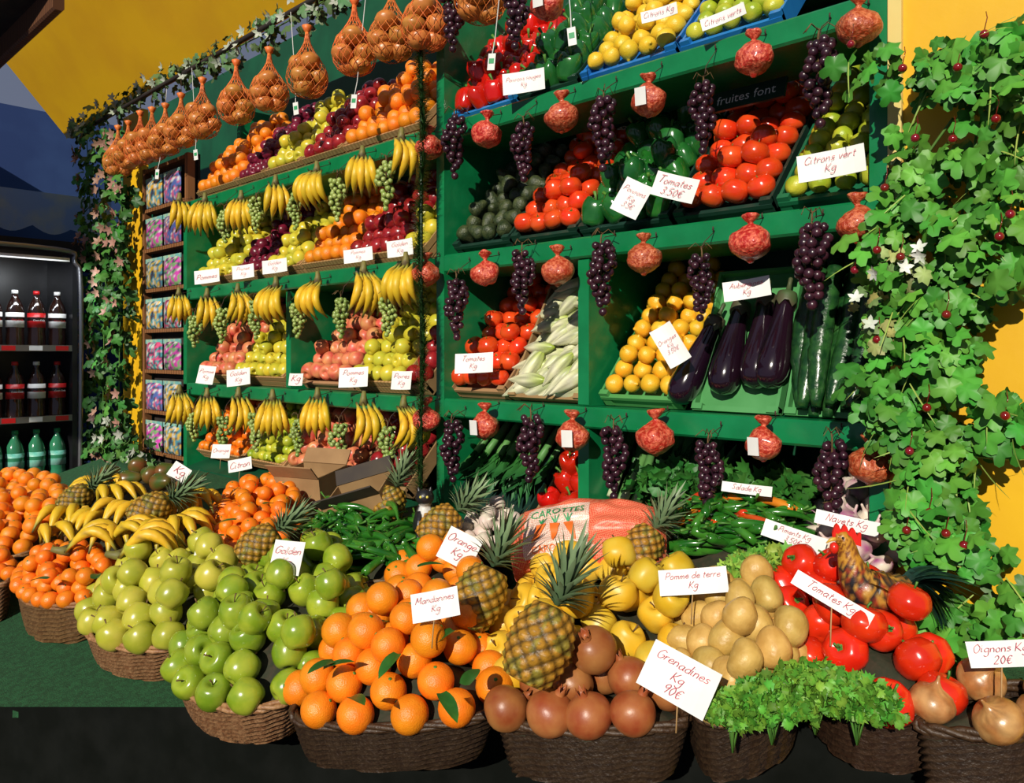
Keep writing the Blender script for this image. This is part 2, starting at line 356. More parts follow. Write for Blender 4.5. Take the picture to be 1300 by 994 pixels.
# banana
def bananamesh(L=.18,R=.0185):
    prof=[.3,.35,.7,.95,1.02,1.05,1.0,.88,.6,.3,.2]; n=10
    pts=[(0,-.08*math.sin(pi*i/n*.95),-L*i/n) for i in range(n+1)]
    v2,f2=tube(pts,[R*p for p in prof],6)
    cs=[]
    for q in v2:
        t=-q.z/L
        if t>.97 or t<.02: c=(.06,.04,.02)
        elif t>.9: c=(.3,.28,.04)
        elif t<.12: c=(.42,.4,.06)
        else:
            s=1 if noise.noise(q*70)<.38 else .5
            c=(.78*s,.48*s,.025)
        cs.append(c)
    mb=MB(); mb.add(v2,f2,cs); return mb.done('banana',MT['banana'])
BAN=bananamesh()
mb=MB(); v,f=tube([(0,0,.045),(0,.004,.02),(0,0,-.012)],[.008,.013,.022],8); mb.add(v,f); BANST=mb.done('banana_crown',mat('banana_stalk',(.2,.18,.04),(.1,.07,.03),.6))
def bunchtpl(n,fan,lab,name='banana_bunch'):
    parts=[('crown',BANST,Matrix.Identity(4),'brown-green stalk')]
    for i in range(n):
        t=(i/(n-1)-.5)*2; row=i%2
        parts.append(('banana',BAN,TM((t*.03,-.012*row,0))@RY(-t*fan)@RX(-.08+.2*row)@SC(1-.08*abs(t))))
    return dict(name=name,mesh=None,label=lab,cat='bananas',parts=parts)
BB=[bunchtpl(4,.16,'hanging bunch of four ripe yellow bananas'),bunchtpl(5,.2,'hanging bunch of five ripe yellow bananas'),bunchtpl(6,.26,'hanging bunch of six ripe yellow bananas')]
# grapes
def grapes(mat_,n,L,W,r,seed):
    rs=random.Random(seed); mb=MB(); pl=[]; tries=0
    while len(pl)<n and tries<4000:
        tries+=1; t=rs.random(); a=rs.uniform(0,6.3); w=W*(math.sin(pi*min(1,.25+t*.72))**.8)*(1 if t<.4 else 1-.7*(t-.4))*(1+.35*math.sin(t*9+seed+a)); q=Vector((w*math.cos(a),w*math.sin(a),-.012-L*t))
        if all((q-o).length>r*1.45 for o in pl): pl.append(q)
    for q in pl:
        v,f=ico(r*rs.uniform(.88,1.1),9,6); mb.add(v,f,None,TM(q))
    return mb.done('grapes',mat_)
def stalk(L):
    mb=MB(); v,f=tube([(0,0,.02),(.003,0,0),(0,0,-L*.9)],[.0022,.0025,.0015],5); mb.add(v,f)
    for i in range(10):
        t=RU(.02,.85); a=RU(0,6.3); v,f=tube([(0,0,-L*t),(.02*math.cos(a),.02*math.sin(a),-L*t-.006)],.0011,4); mb.add(v,f)
    for i in range(4):
        a=RU(0,6.3); v,f=tube([(0,0,.015),(.02*math.cos(a),.02*math.sin(a),.03),(.045*math.cos(a),.03*math.sin(a),.01)],.0012,4); mb.add(v,f)
    return mb.done('grape_stalk',MT['bstem'])
GP=[dict(name='grape_bunch',mesh=stalk(.2),label='hanging bunch of dark purple grapes',cat='grapes',parts=[('berries',grapes(MT['grapep'],46,.19,.027,.0122,s),Matrix.Identity(4),'dark purple berries','stuff')]) for s in range(4)]
GG=[dict(name='grape_bunch',mesh=stalk(.18),label='hanging bunch of pale green grapes',cat='grapes',parts=[('berries',grapes(MT['grapeg'],46,.17,.027,.011,s+9),Matrix.Identity(4),'pale green berries','stuff')]) for s in range(3)]
# net balls
def netball(s):
    def fn(r,z,th,t):
        q=Vector((math.cos(th)*r*26+s,math.sin(th)*r*26,z*26)); k=noise.noise(q)+.5*noise.noise(q*2.3)
        return r*(1+.14*abs(math.cos(1.5*th+s))+.2*k),z+.007*k
    mb=MB(); v,f=lathe([(0,.5),(.32,.62),(.5,.5),(.3,.2),(.15,.02),(.16,-.12),(.5,-.35),(.9,-.75),(1,-1.2),(.88,-1.6),(.55,-1.9),(.25,-2.0),(.12,-2.12),(0,-2.15)],28,fn,3,.041); mb.add(v,f); return mb.done('netted_garlic',MT['net'])
mb=MB(); v,f=box(-.015,.015,-.0008,.0008,-.045,0); mb.add(v,f); NL=mb.done('paper_label',MT['white'],False)
NB=[dict(name='netted_garlic',mesh=netball(s*3.7),label='crinkled red net of garlic tied with twine',cat='garlic net',parts=[]) for s in range(4)]
NBL=dict(name='netted_garlic',mesh=NB[1]['mesh'],label='red net of garlic with white paper label',cat='garlic net',parts=[('paper_label',NL,TM((.01,-.052,-.025))@RX(.08)@RZ(.2),'white paper label')])
# onion net bags
def netshell():
    mb=MB(); seg=16; pr=cr([(.006,.1),(.012,.05),(.036,.0),(.066,-.05),(.076,-.1),(.06,-.15),(.02,-.175)],2)
    for d in(1,-1):
        for j in range(seg):
            pts=[]
            for i,q in enumerate(pr):
                th=2*pi*j/seg+d*i*.22; pts.append((q[0]*math.cos(th),q[0]*math.sin(th),q[1]))
            v,f=tube(pts,.0012,3); mb.add(v,f)
    v,f=lathe([(0,.13),(.02,.12),(.012,.1),(.005,.09),(0,.085)],8,sm=1); mb.add(v,f)
    return mb.done('net',MT['onet'])
ONM=M1(ON[1:],.038,MT['bonion'],'bagged_onion',12)
pp=[('net',netshell(),Matrix.Identity(4),'orange mesh net')]
for q in[(0,.03,-.035),(.032,-.012,-.042),(-.033,-.014,-.036),(0,-.04,-.09),(.038,.02,-.1),(-.038,.018,-.098),(.02,-.02,-.135),(-.02,.01,-.14)]:
    pp.append(('onion',ONM,TM(q)@RX(RU(-.5,.5))@RY(RU(-.5,.5)),'brown onion'))
OB=dict(name='onion_net_bag',mesh=None,label='orange net bag of brown onions hanging by string',cat='onion bag',parts=pp)
# pineapple
def pinemesh(r=.056,h=.145):
    seg=70;rows=50; vs=[];cs=[];fs=[]
    for i in range(rows+1):
        t=i/rows; z=h*t; rr=r*(math.sin(pi*(.12+.78*t))**.45) if 0<i<rows else r*.3
        for j in range(seg):
            th=2*pi*j/seg; b=abs(math.sin(5*th+7.5*t*pi/1.6))*abs(math.sin(5*th-7.5*t*pi/1.6)); b=b**.6
            pk=max(0,b-.88)/.12
            rad=rr*(1+.13*b+.05*pk); vs.append((rad*math.cos(th),rad*math.sin(th),z))
            base=(.6,.3,.03) if noise.noise(Vector((th*2,t*4,1)))>-.2 else (.4,.31,.045)
            k=.06+.94*b**1.3; cs.append(tuple(c*k*(1-.6*pk) for c in base))
    for i in range(rows):
        for j in range(seg):
            k=(j+1)%seg; fs.append((i*seg+j,i*seg+k,(i+1)*seg+k,(i+1)*seg+j))
    fs.append(tuple(reversed(range(seg)))); fs.append(tuple(rows*seg+j for j in range(seg)))
    mb=MB(); mb.add(vs,fs,cs); return mb.done('pineapple',MT['pine'])
def pinecrown():
    mb=MB(); n=64
    for i in range(n):
        t=i/n; a=i*2.4; tilt=.95*(1-t)+.06; L=.055+.09*t
        g=RU(.8,1.3); blade(mb,TM((0,0,.002+.025*t))@RZ(a)@RX(pi/2-tilt)@TM((0,.004,0)),L*RU(.85,1.1),.0065,-.35*(1-t)-.05,(.07*g,.13*g,.06*g),5,.5,(.22*g,.3*g,.15*g))
    return mb.done('pineapple_crown',MT['crown'])
PINE=dict(name='pineapple',mesh=pinemesh(),label='ripe pineapple with spiky green crown',cat='pineapple',parts=[('crown',pinecrown(),TM((0,0,.143)),'spiky grey-green leaf crown')])
# ---------------- SHELVING ----------------
TBL=-.165
ZS=[2.344,1.889,1.393]
def boardmesh(x0,x1,y0,y1,z0,z1,m,name,b=.006):
    mb=MB(); v,f=box(x0,x1,y0,y1,z0,z1,b); mb.add(v,f); return mb.done(name,m,False)
def unit(x0,x1,divs,lab):
    e=ob('shelving_unit',None,TM(((x0+x1)/2,0,0)),label=lab,cat='shelving')
    inv=TM((-(x0+x1)/2,0,0))
    def part(n,me,l=None): 
        o=ob(n,me,inv,parent=e)
        if l:o['label']=l
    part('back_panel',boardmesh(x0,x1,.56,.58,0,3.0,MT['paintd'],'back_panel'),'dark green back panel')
    mb=MB(); za,zb=T(0,TBL),T(.56,TBL)
    mb.add([(x0,.0,za-.02),(x1,.0,za-.02),(x1,.56,zb-.02),(x0,.56,zb-.02),(x0,.0,za),(x1,.0,za),(x1,.56,zb),(x0,.56,zb)],[(0,3,2,1),(4,5,6,7),(0,1,5,4),(2,3,7,6),(1,2,6,5),(3,0,4,7)])
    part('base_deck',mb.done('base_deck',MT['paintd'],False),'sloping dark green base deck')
    for z in ZS:
        part('shelf_board',boardmesh(x0,x1,0,.26,z-.062,z,MT['paint'],'shelf_board'))
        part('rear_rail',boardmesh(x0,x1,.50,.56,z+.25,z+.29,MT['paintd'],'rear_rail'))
    for x,za,zb,y0 in divs:
        part('upright',boardmesh(x-.02,x+.02,y0,.56,za,zb,MT['paint'],'upright',.005))
XL,XM,XR=X0(233),X0(545),X0(1128)
unit(XL,XM-.03,[(XL+.02,0,2.344,.0),(X0(361),1.394,1.826,.02),(XL+.02,2.345,2.9,.3)],'green painted wooden fruit shelving with three boards')
unit(XM+.03,XR,[(XM+.06,0,2.95,-.001),(X0(738),1.394,1.826,.01),(X0(738),.95,1.33,.01),(XR-.02,0,3.0,-.001),(X0(738),2.345,2.6,.35)],'green painted wooden vegetable shelving with three boards')
# ---------------- crates ----------------
TILT=math.radians(47)
def cratemesh(w,d,h,m,style):
    mb=MB(); t=.008
    def B(*a): v,f=box(*a); mb.add(v,f)
    B(0,w,0,d,0,.006)
    if style=='wood':
        for k in range(2):
            z0=.01+k*h*.52; z1=z0+h*.42
            B(0,w,0,t,z0,z1);B(0,w,d-t,d,z0,z1);B(0,t,t,d-t,z0,z1);B(w-t,w,t,d-t,z0,z1)
        for x in(t,w-t-.02):
            for y in(t,d-t-.02): B(x,x+.02,y,y+.02,.006,h+.012)
    else:
        B(0,w,0,t,.006,h*.8);B(0,w,d-t,d,.006,h);B(0,t,t,d-t,.006,h);B(w-t,w,t,d-t,.006,h)
        B(0,w,-.006,.0,h*.6,h*.8)
        for x in(0,w-.03): B(x,x+.03,-.004,.012,.006,h*1.05)
    return mb.done('crate',m,False)
CR={'wood':('wood','wood','wooden'),'blue':('blue','pl','blue plastic'),'green':('gplast','pl','green plastic'),'dark':('dplast','pl','dark green plastic'),'card':('card','pl','brown cardboard'),'lg':('lgreen','pl','pale green carton')}
def crate(px0,px1,z,cm,content,h=.055,d=.5,Y=.08,tilt=TILT):
    a,b=X0(px0)+.006,X0(px1)-.006; w=b-a
    m,st,txt=CR[cm]; M=TM((a,Y,z+.002))@RX(tilt)
    ob('crate',cratemesh(w,d,h,MT[m],st),M,label='tilted %s crate filled with %s'%(txt,content),cat='crate',group='crates on the shelving')
    return M,w,d
def fill(M,w,d,key,dens=.55,rot='any',grp=None):
    t=KT[key]; r=t['r']; grp=grp or t['name'].replace('_',' ')+'s in shelf crates'
    nx=max(2,round((w-.01)/(2*r))); sx=(w-.014)/nx; ny=int((d-.02)/(1.8*r)); sy=(d-.02)/ny
    for j in range(ny):
        for i in range(nx):
            for l in(0,1):
                if l and (RU(0,1)>dens or i==nx-1 or j==0): continue
                x=.007+sx*(i+.5+(.5*l)) +(.2*sx if j%2 and not l and i<nx-1 else 0); y=.01+sy*(j+.5+.5*l)
                zz=.02+r+.01+l*r*1.2+RU(-.003,.003)
                R_=rrot() if rot=='any' else RX(-.6+RU(-.5,.5))@RY(RU(-.5,.5))@RZ(RU(0,6))
                place(t,M@TM((x+RU(-.003,.003),y+RU(-.003,.003),zz))@R_@SC(RU(.93,1.06)),group=grp,parts=(rot!='any'))
def row(z,items,d=.5):
    for it in items:
        px0,px1,cm,key,content=it[:5]; kw=it[5] if len(it)>5 else {}
        M,w,dd=crate(px0,px1,z,cm,content,d=d)
        if key: fill(M,w,dd,key,**kw)
row(ZS[0],[(240,290,'wood','sorange','oranges'),(290,326,'wood','plum','dark plums'),(326,372,'wood','yapple','yellow apples'),(372,424,'wood','rapple','red apples'),(424,524,'wood','sorange','oranges')])
row(ZS[0],[(562,645,'blue','rpep','red peppers',dict(rot='up')),(645,722,'dark','gpep','green peppers',dict(rot='up')),(724,848,'blue','lemon','lemons'),(850,985,'blue','lime','limes')])
row(ZS[1],[(240,286,'wood','yapple','yellow apples'),(286,327,'wood','plum','dark plums'),(327,372,'wood','yapple','yellow apples'),(372,432,'wood','sorange','oranges'),(432,498,'wood','rapple','red apples'),(498,530,'wood','yapple','yellow apples')])
row(ZS[1],[(562,636,'dark','avocado','avocados'),(636,722,'dark','stomato','tomatoes',dict(rot='up')),(722,840,'dark','gpep','green peppers',dict(rot='up')),(842,972,'dark','stomato','tomatoes',dict(rot='up')),(974,1118,'green','lime','limes',dict(dens=.8))])
row(ZS[2],[(242,285,'wood','papple','pink apples'),(285,352,'wood','yapple','yellow apples'),(370,432,'card','papple','pink apples'),(432,500,'wood','yapple','yellow apples'),(500,530,'card','rapple','red apples')])
row(ZS[2],[(556,630,'card','stomato','tomatoes',dict(rot='up')),(748,852,'lg','olemon','lemons')])
T2=math.radians(60); T3=math.radians(68)
M,w,d=crate(632,728,ZS[2],'card','endives',h=.045,tilt=T2,d=.42)
for j in range(10):
    for i in range(4):
        for l in(0,1):
            if l and RU(0,1)<.35: continue
            place(KT['endive'],M@TM((.055+(w-.11)*i/3+RU(-.01,.01)+.015*l,.03+j*.04+.015*l,.03+.03*l))@RZ(RU(-.6,.6)-1.05)@RX(-pi/2+RU(-.12,.12))@RZ(RU(0,6))@SC(RU(.75,1.0)),group='endives in a crate')
M,w,d=crate(862,978,ZS[2],'lg','eggplants',h=.03,tilt=T3,d=.4)
for i,(fx,yy,zz_,ro) in enumerate([(.13,.25,.045,-.28),(.4,.29,.045,-.04),(.68,.31,.045,.05),(.92,.31,.05,-.03)]):
    place(KT['eggp'],M@TM((w*fx,yy,zz_))@RZ(ro)@RX(-pi/2)@RZ(RU(0,6))@SC3(1.25,1.25,1.28),group='eggplants in a crate')
M,w,d=crate(980,1112,ZS[2],'lg','cucumbers',h=.03,tilt=T3,d=.4)
for i in range(5):
    for l in(0,1):
        if l and i==4: continue
        place(KT['cucu'],M@TM((.035+(w-.07)*(i+.5*l)/4,.2+RU(-.01,.02),.033+.04*l))@RZ(RU(-.06,.06))@RX(-pi/2)@RZ(RU(0,6)),group='cucumbers in a crate')
ZB=1.0
row(ZB,[(240,300,'wood','mandarin','mandarins'),(300,352,'wood','lime','limes'),(352,440,'card','papple','pink apples',dict(dens=.2)),(440,505,'card','rapple','red apples'),(664,728,'card','rpep','red peppers',dict(rot='up')),(1020,1118,'card','turnip','turnips')],d=.42)
def leek():
    mb=MB(); v,f=tube([(0,0,0),(0,0,.1),(0,0,.16)],[.013,.012,.013],10); mb.add(v,f,[(.55,.6,.38) if q.z<.1 else (.12,.28,.08) for q in v])
    for i in range(8):
        blade(mb,TM((0,0,.15))@RZ(i*2.4)@RX(pi/2-RU(.05,.25)),RU(.12,.18),.013,-RU(.05,.25),(.05,.2,.04),6,.4,(.02,.12,.03))
    return mb.done('leek',MT['foliage'])
LK=dict(name='leek',mesh=leek(),label='leek with white stalk and long green leaves',cat='leek',parts=[])
for (p0,p1,fl) in((562,660,1),(742,880,0)):
    M,w,d=crate(p0,p1,ZB,'dark','leeks and leafy greens',d=.42)
    n=int(w/.045)
    for i in range(n):
        for l in(0,1):
            if fl: K=M@TM((.03+(w-.06)*i/(n-1),.38-.04*l,.04+.045*l))@RZ(RU(-.08,.08))@RX(pi/2-.05)@RZ(RU(0,6))
            else: K=M@TM((.03+(w-.06)*i/(n-1),.03+.06*l,.04+.045*l))@RZ(RU(-.15,.15))@RX(-pi/2+.05)@RZ(RU(0,6))
            place(LK,K,group='leeks under the lowest board')
TXT={}
def text_mesh(s,m,shear=.3,off=0.0):
    key=(s,m.name)
    if key in TXT: return TXT[key]
    c=bpy.data.curves.new('t','FONT'); c.body=s; c.align_x='CENTER'; c.align_y='CENTER'; c.size=1; c.shear=shear; c.resolution_u=2; c.space_line=.8; c.offset=off
    o=bpy.data.objects.new('t',c); COL.objects.link(o); bpy.context.view_layer.update()
    dg=bpy.context.evaluated_depsgraph_get(); me=bpy.data.meshes.new_from_object(o.evaluated_get(dg)); bpy.data.objects.remove(o)
    me.materials.clear(); me.materials.append(m); me.name='lettering'
    xs=[v.co.x for v in me.vertices]; ys=[v.co.y for v in me.vertices]
    cx,cy=(min(xs)+max(xs))/2,(min(ys)+max(ys))/2
    for v in me.vertices: v.co.x-=cx; v.co.y-=cy
    TXT[key]=(me,max(xs)-min(xs),max(ys)-min(ys)); return TXT[key]
# handwritten single-stroke alphabet
HW={'a':("1,.9 .4,1 0,.5 .3,0 .8,.2 1,.9;1,.9 .95,.2 1.25,0",1.3),'b':("0,2 0,0;0,.6 .5,1 1,.6 .7,0 0,.1",1.25),'d':("1,.8 .5,1 0,.5 .4,0 1,.3;1,2 1,0",1.3),
'e':("0,.5 .9,.6 .6,1 .1,.7 .1,.2 .6,0 1.1,.25",1.15),'g':("1,.9 .4,1 0,.5 .4,.1 1,.4;1,1 1,-.6 .5,-1 0,-.7",1.3),'i':("0,1 0,.15 .25,0;0,1.45 .06,1.55",.5),'l':("0,2 0,.15 .25,0",.5),
'm':("0,1 0,0;0,.7 .4,1 .6,.7 .6,0;.6,.7 1,1 1.2,.7 1.25,0",1.55),'n':("0,1 0,0;0,.7 .5,1 .8,.7 .85,0",1.15),'o':(".5,1 0,.6 .2,0 .7,0 .9,.6 .5,1",1.15),'r':("0,1 0,0;0,.6 .3,.95 .7,.95",.85),
's':(".8,.9 .3,1 .1,.7 .7,.4 .6,.05 0,.05",1.05),'t':(".3,1.7 .3,.2 .6,0;0,1.1 .7,1.1",.85),'u':("0,1 0,.2 .4,0 .8,.3;.8,1 .85,0",1.15),'v':("0,1 .4,0 .8,1",1.0),
'A':("0,0 .4,1.2 .7,2 1.0,1.1 1.3,0;.3,.8 1.1,.8",1.55),'C':("1.2,1.7 .6,2 0,1.2 .2,.2 .8,0 1.3,.3",1.5),'G':("1.3,1.7 .6,2 0,1.2 .2,.2 .8,0 1.3,.5 1.3,.9 .8,.9",1.6),'K':("0,2 0,0;1.1,2 .5,1.2 0,.95;0,.95 .6,.5 1.25,0",1.45),
'M':("0,0 .2,2;.2,2 .8,.6 1.4,2;1.4,2 1.6,0",1.9),'N':("0,0 0,2;0,2 1.1,0;1.1,0 1.1,2",1.4),'O':(".7,2 0,1.2 .3,0 1,0 1.4,1.1 .7,2",1.7),'P':("0,2 0,0;0,1.9 .8,2 1.1,1.4 .7,.9 0,.9",1.35),
'S':("1.1,1.7 .5,2 .1,1.5 .9,.7 .8,.1 0,.1",1.4),'T':("0,2 1.4,2.05;.7,2 .6,0",1.5),'0':(".5,2 0,1 .5,0 1,1 .5,2",1.3),'1':("0,1.5 .4,2;.4,2 .4,0",.8),'2':("0,1.6 .5,2 .9,1.4 0,0;0,0 1,0",1.3),
'3':("0,1.8 .6,2 .8,1.4 .3,1.1 .9,.6 .5,0 0,.2",1.2),'5':(".9,2 .1,2;.1,2 0,1.2 .6,1.2 .9,.5 .4,0 0,.2",1.2),'9':(".8,1.4 .3,1 0,1.5 .5,2 .9,1.5 .6,0",1.2),'.':("0,0 .12,.12",.4),'€':("1.1,1.7 .5,1.9 .1,1 .5,0 1.1,.3;-.1,1.2 .8,1.2;-.1,.8 .7,.8",1.4)}
HWC={}
def hand(s):
    if s in HWC: return HWC[s]
    lines=s.split('\n'); mb=MB(); y0=0
    ws=[sum(HW[c][1]+.12 if c in HW else .7 for c in ln) for ln in lines]
    for ln,wd_ in zip(lines,ws):
        x0=-wd_/2
        for c in ln:
            if c not in HW: x0+=.7; continue
            st,adv=HW[c]; jy=RU(-.09,.09)
            for pl in st.split(';'):
                P=[Vector([float(a) for a in q.split(',')]) for q in pl.split()]
                P=cr(P,4) if len(P)>2 else P
                vs=[];hw=.07
                for i,q in enumerate(P):
                    t=(P[min(i+1,len(P)-1)]-P[max(i-1,0)]); t=t.normalized() if t.length>0 else Vector((1,0)); nn=Vector((-t.y,t.x))*hw
                    for sg in(1,-1):
                        p=q+nn*sg; vs.append((x0+p.x+.35*p.y,y0+p.y+jy,0))
                mb.add(vs,[(2*i,2*i+1,2*i+3,2*i+2) for i in range(len(P)-1)])
            x0+=adv+.12
        y0-=2.9
    xs=[v.x for v in mb.v]; ys=[v.y for v in mb.v]; cx,cy=(min(xs)+max(xs))/2,(min(ys)+max(ys))/2
    mb.v=[Vector((v.x-cx,v.y-cy,0)) for v in mb.v]
    HWC[s]=(mb.done('lettering',MT['ink'],False),max(xs)-min(xs),max(ys)-min(ys)); return HWC[s]
def facing(p,roll=0,mix=.6,n0=(0.1,-.8,.5)):
    n=((CAM-p).normalized()*mix+Vector(n0).normalized()*(1-mix)).normalized()
    y=(UP-n*n.dot(UP)).normalized(); x=y.cross(n)
    return basis(x,y,n,p)@RZ(roll)
mb=MB(); v,f=tube([(0,0,-.003),(0,-.04,-.004),(0,-.08,-.012)],.0014,5); mb.add(v,f); STK=mb.done('stake',MT['wood'])
def tag(px,py,w,h,roll,pos,txt,mix=.55):
    p=atY(px,py,pos) if not isinstance(pos,str) else atT(px,py,float(pos[1:]))
    D=depth(p); W=w/F*D; H=h/F*D; r=math.radians(roll)
    mb=MB(); n=6; vs=[];fs=[]
    for s in(0,1):
        for i in range(n+1):
            x=-W/2+W*i/n; z=.004*(abs(i/n-.5)*2)**2
            vs+=[(x,-H/2,z-.0012*s),(x,H/2,z-.0012*s)]
    k=2*(n+1)
    for i in range(n):
        a=2*i; fs+=[(a,a+2,a+3,a+1),(k+a,k+a+1,k+a+3,k+a+2),(a,k+a,k+a+2,a+2),(a+1,a+3,k+a+3,k+a+1)]
    fs+=[(0,1,k+1,k),(2*n,k+2*n,k+2*n+1,2*n+1)]
    mb.add(vs,fs); me=mb.done('price_tag',MT['white'],False)
    o=ob('price_tag',me,facing(p,r,mix),label='white card price tag handwritten in red',cat='price tag',group='handwritten price tags')
    tm,tw,th=hand(txt); s=min(W*.84/tw,H*.78/th)
    ob('lettering',tm,TM((0,0,.0045))@SC(s),parent=o,label='red handwriting')
    if isinstance(pos,str) or pos<-.08: ob('stake',STK,RZ(-r),parent=o,label='thin wooden stake')
YT=-.035
for t in [(1055,208,80,36,6,YT-.02,'Citrons vert\nKg'),(665,104,55,28,4,YT,'Poivrons rouges\nKg'),(837,17,46,15,8,YT,'Citrons Kg'),(918,22,56,16,14,YT,'Citrons verts'),
 (802,252,38,46,-28,YT,'Poivrons\nKg\n3.5€'),(857,238,56,32,-18,YT,'Tomates\n3.50€'),(263,351,32,18,8,YT,'Pommes'),(309,345,28,18,8,YT,'Prunes\nKg'),(349,338,32,18,8,YT,'Golden\nKg'),
 (455,324,38,18,8,YT,'Pommes\nKg'),(508,315,34,22,8,YT,'Golden\nKg'),(602,461,50,26,3,YT,'Tomates\nKg'),(851,438,30,56,32,YT,'Oranges\nKg\n3.50€'),(948,367,58,26,8,.02,'Aubergines\nKg'),
 (262,476,22,24,-6,YT,'Pomme\nKg'),(303,479,30,22,8,YT,'Golden\nKg'),(449,479,38,26,3,YT,'Pommes\nKg'),(510,483,26,24,0,YT,'Poires\nKg'),(376,482,18,16,0,YT,'Kg'),
 (228,600,26,20,-30,'T.06','Kg'),(281,573,24,18,0,-.1,'Orange'),(305,590,30,16,12,-.12,'Citron'),(584,697,48,42,-22,'T.09','Orange\nKg'),
 (365,708,40,42,-4,'T.13','Golden\nKg'),(261,697,24,22,-6,'T.08','Kg'),(553,768,62,36,14,'T.15','Mandarines\nKg'),(735,705,60,44,-16,'T.06','Pommes\nKg\n1.90€'),
 (880,738,86,32,10,'T.1','Pomme de terre\nKg'),(862,862,92,60,-20,'T.09','Grenadines\nKg\n90€'),(1008,682,78,22,-14,'T.06','Piments Kg\n3.50€'),(1056,760,102,20,-25,'T.1','Tomates Kg'),
 (1272,830,76,32,14,'T.06','Oignons Kg\n20€'),(948,621,62,13,-3,-.04,'Salade Kg'),(1075,664,76,18,-8,-.1,'Navets Kg')]:
    tag(*t)
# ---------------- hanging goods ----------------
YH=-.065
SM={}
def string(parent,L,dy,s=1,rz=0):
    L=round(L,2); k=(L,dy)
    if k not in SM:
        mb=MB(); v,f=tube([(0,0,-.004),(0,dy*.2,L*.45),(0,dy,L)],.0013,4); mb.add(v,f); v,f=tube([(0,dy+.004,L),(0,dy-.008,L+.004),(0,dy-.006,L+.012)],.002,4); mb.add(v,f); SM[k]=mb.done('string',MT['string'])
    ob('string',SM[k],RZ(-rz)@SC(1/s),parent=parent)
def hang(t,px,py,H,zb,group,rz=None,sc=None,Y=None):
    dy=.065 if Y is None else 0
    Y=YH if Y is None else Y
    p=atY(px,py,Y); s=sc or RU(.92,1.08); top=p.z+H*s/2
    L=max(.02,zb-top); rz=RU(-.4,.4) if rz is None else rz
    o=place(t,TM((p.x,Y,top))@RZ(rz)@SC(s),group=group)
    string(o,L,dy,s,rz)
nets=[[(545,187),(619,170),(713,148),(824,127),(957,74),(1090,33)],[(541,347),(616,347),(708,343),(817,328),(953,308),(1088,284)],[(541,532),(616,540),(727,553),(832,555),(970,563),(1105,590)]]
gr=[[(577,185),(664,192),(766,168),(893,148),(1040,102)],[(579,390),(663,355),(764,350),(890,362),(1031,335)],[(574,570),(673,568),(779,585),(900,602),(1055,608)]]
for k in range(3):
    zb=ZS[k]-.03
    for i,(x,y) in enumerate(nets[k]):
        t=NBL if (k,i) in((0,3),(2,2),(2,4),(2,1)) else random.choice(NB)
        hang(t,x,y,.088,zb,'netted garlic on the shelf edges',RU(-.3,.3) if t is NBL else RU(0,6))
    for i,(x,y) in enumerate(gr[k]): hang(random.choice(GP),x,y,.2,zb,'purple grapes on the shelf edges',RU(0,6),sc=RU(.8,1.0))
bans=[[(228,275),(260,278),(306,275),(350,257),(402,243),(460,225),(510,205)],[(227,393),(263,398),(302,392),(350,388),(403,382),(462,375),(515,365)],[(228,520),(263,525),(303,527),(346,532),(403,530),(462,540),(513,545)]]
gg=[[(285,285),(325,270),(375,265),(428,250),(490,232)],[(247,418),(281,410),(325,402),(378,405),(433,400),(492,400)],[(245,540),(284,548),(325,545),(378,552),(430,562),(492,565)]]
for k in range(3):
    zb=ZS[k]-.03
    for i,(x,y) in enumerate(bans[k]): hang(BB[(i*2+k)%3],x,y+2,.19,zb,'banana bunches on the shelf edges',RU(.2,1.5),sc=RU(.86,.98))
    for x,y in gg[k]: hang(random.choice(GG),x,y+2,.18,zb,'green grapes on the shelf edges',RU(0,6),sc=RU(.82,.95))
for px in [150,163,178,193,210,230,257,300,342,390,450,497,540,610]:
    z=2.66+RU(-.015,.015); p=atY(px,300,-.1); 
    o=place(OB,TM((p.x,-.1,z+.08))@RZ(RU(0,6))@SC3(1.08,1.08,.95+RU(-.05,.05)),group='onion net bags along the top rail'); string(o,max(.03,2.94-z-.08),0)
mb=MB(); v,f=tube([(X0(120,-.1),-.1,2.945),(-3,-.1,2.945),(X0(700,-.1),-.1,2.945)],.011,8); mb.add(v,f)
ob('hanging_rail',mb.done('hanging_rail',MT['dark']),label='dark horizontal rail carrying onion net bags',cat='rail')
for (x,y) in[(575,22),(655,15)]: hang(random.choice(GP),x,y,.2,2.93,'purple grapes on the top rail',sc=1,Y=-.1)
hang(NBL,695,5,.088,2.93,'netted garlic on the top rail',0,Y=-.1)
for i,(x,y) in enumerate([(625,68),(725,35),(450,120),(248,190),(200,215),(375,130)]):
    p=atY(x,y,-.12); mb=MB(); v,f=box(-.012,.012,-.001,.001,-.05,0); mb.add(v,f)
    v,f=tube([(0,0,0),(0,.01,.05),(0,.02,2.935-p.z)],.0015,4); mb.add(v,f)
    o=ob('hang_tag',mb.done('hang_tag',MT['white'],False),TM(p)@RZ(.4)@RY(.1*(-1)**i),label='small white hanging label on string',cat='label',group='small hanging labels')
    mb=MB(); v,f=box(-.008,.008,-.0022,-.0012,-.03,-.015); mb.add(v,f); ob('print',mb.done('print',MT['gink'],False),None,parent=o,label='green print')
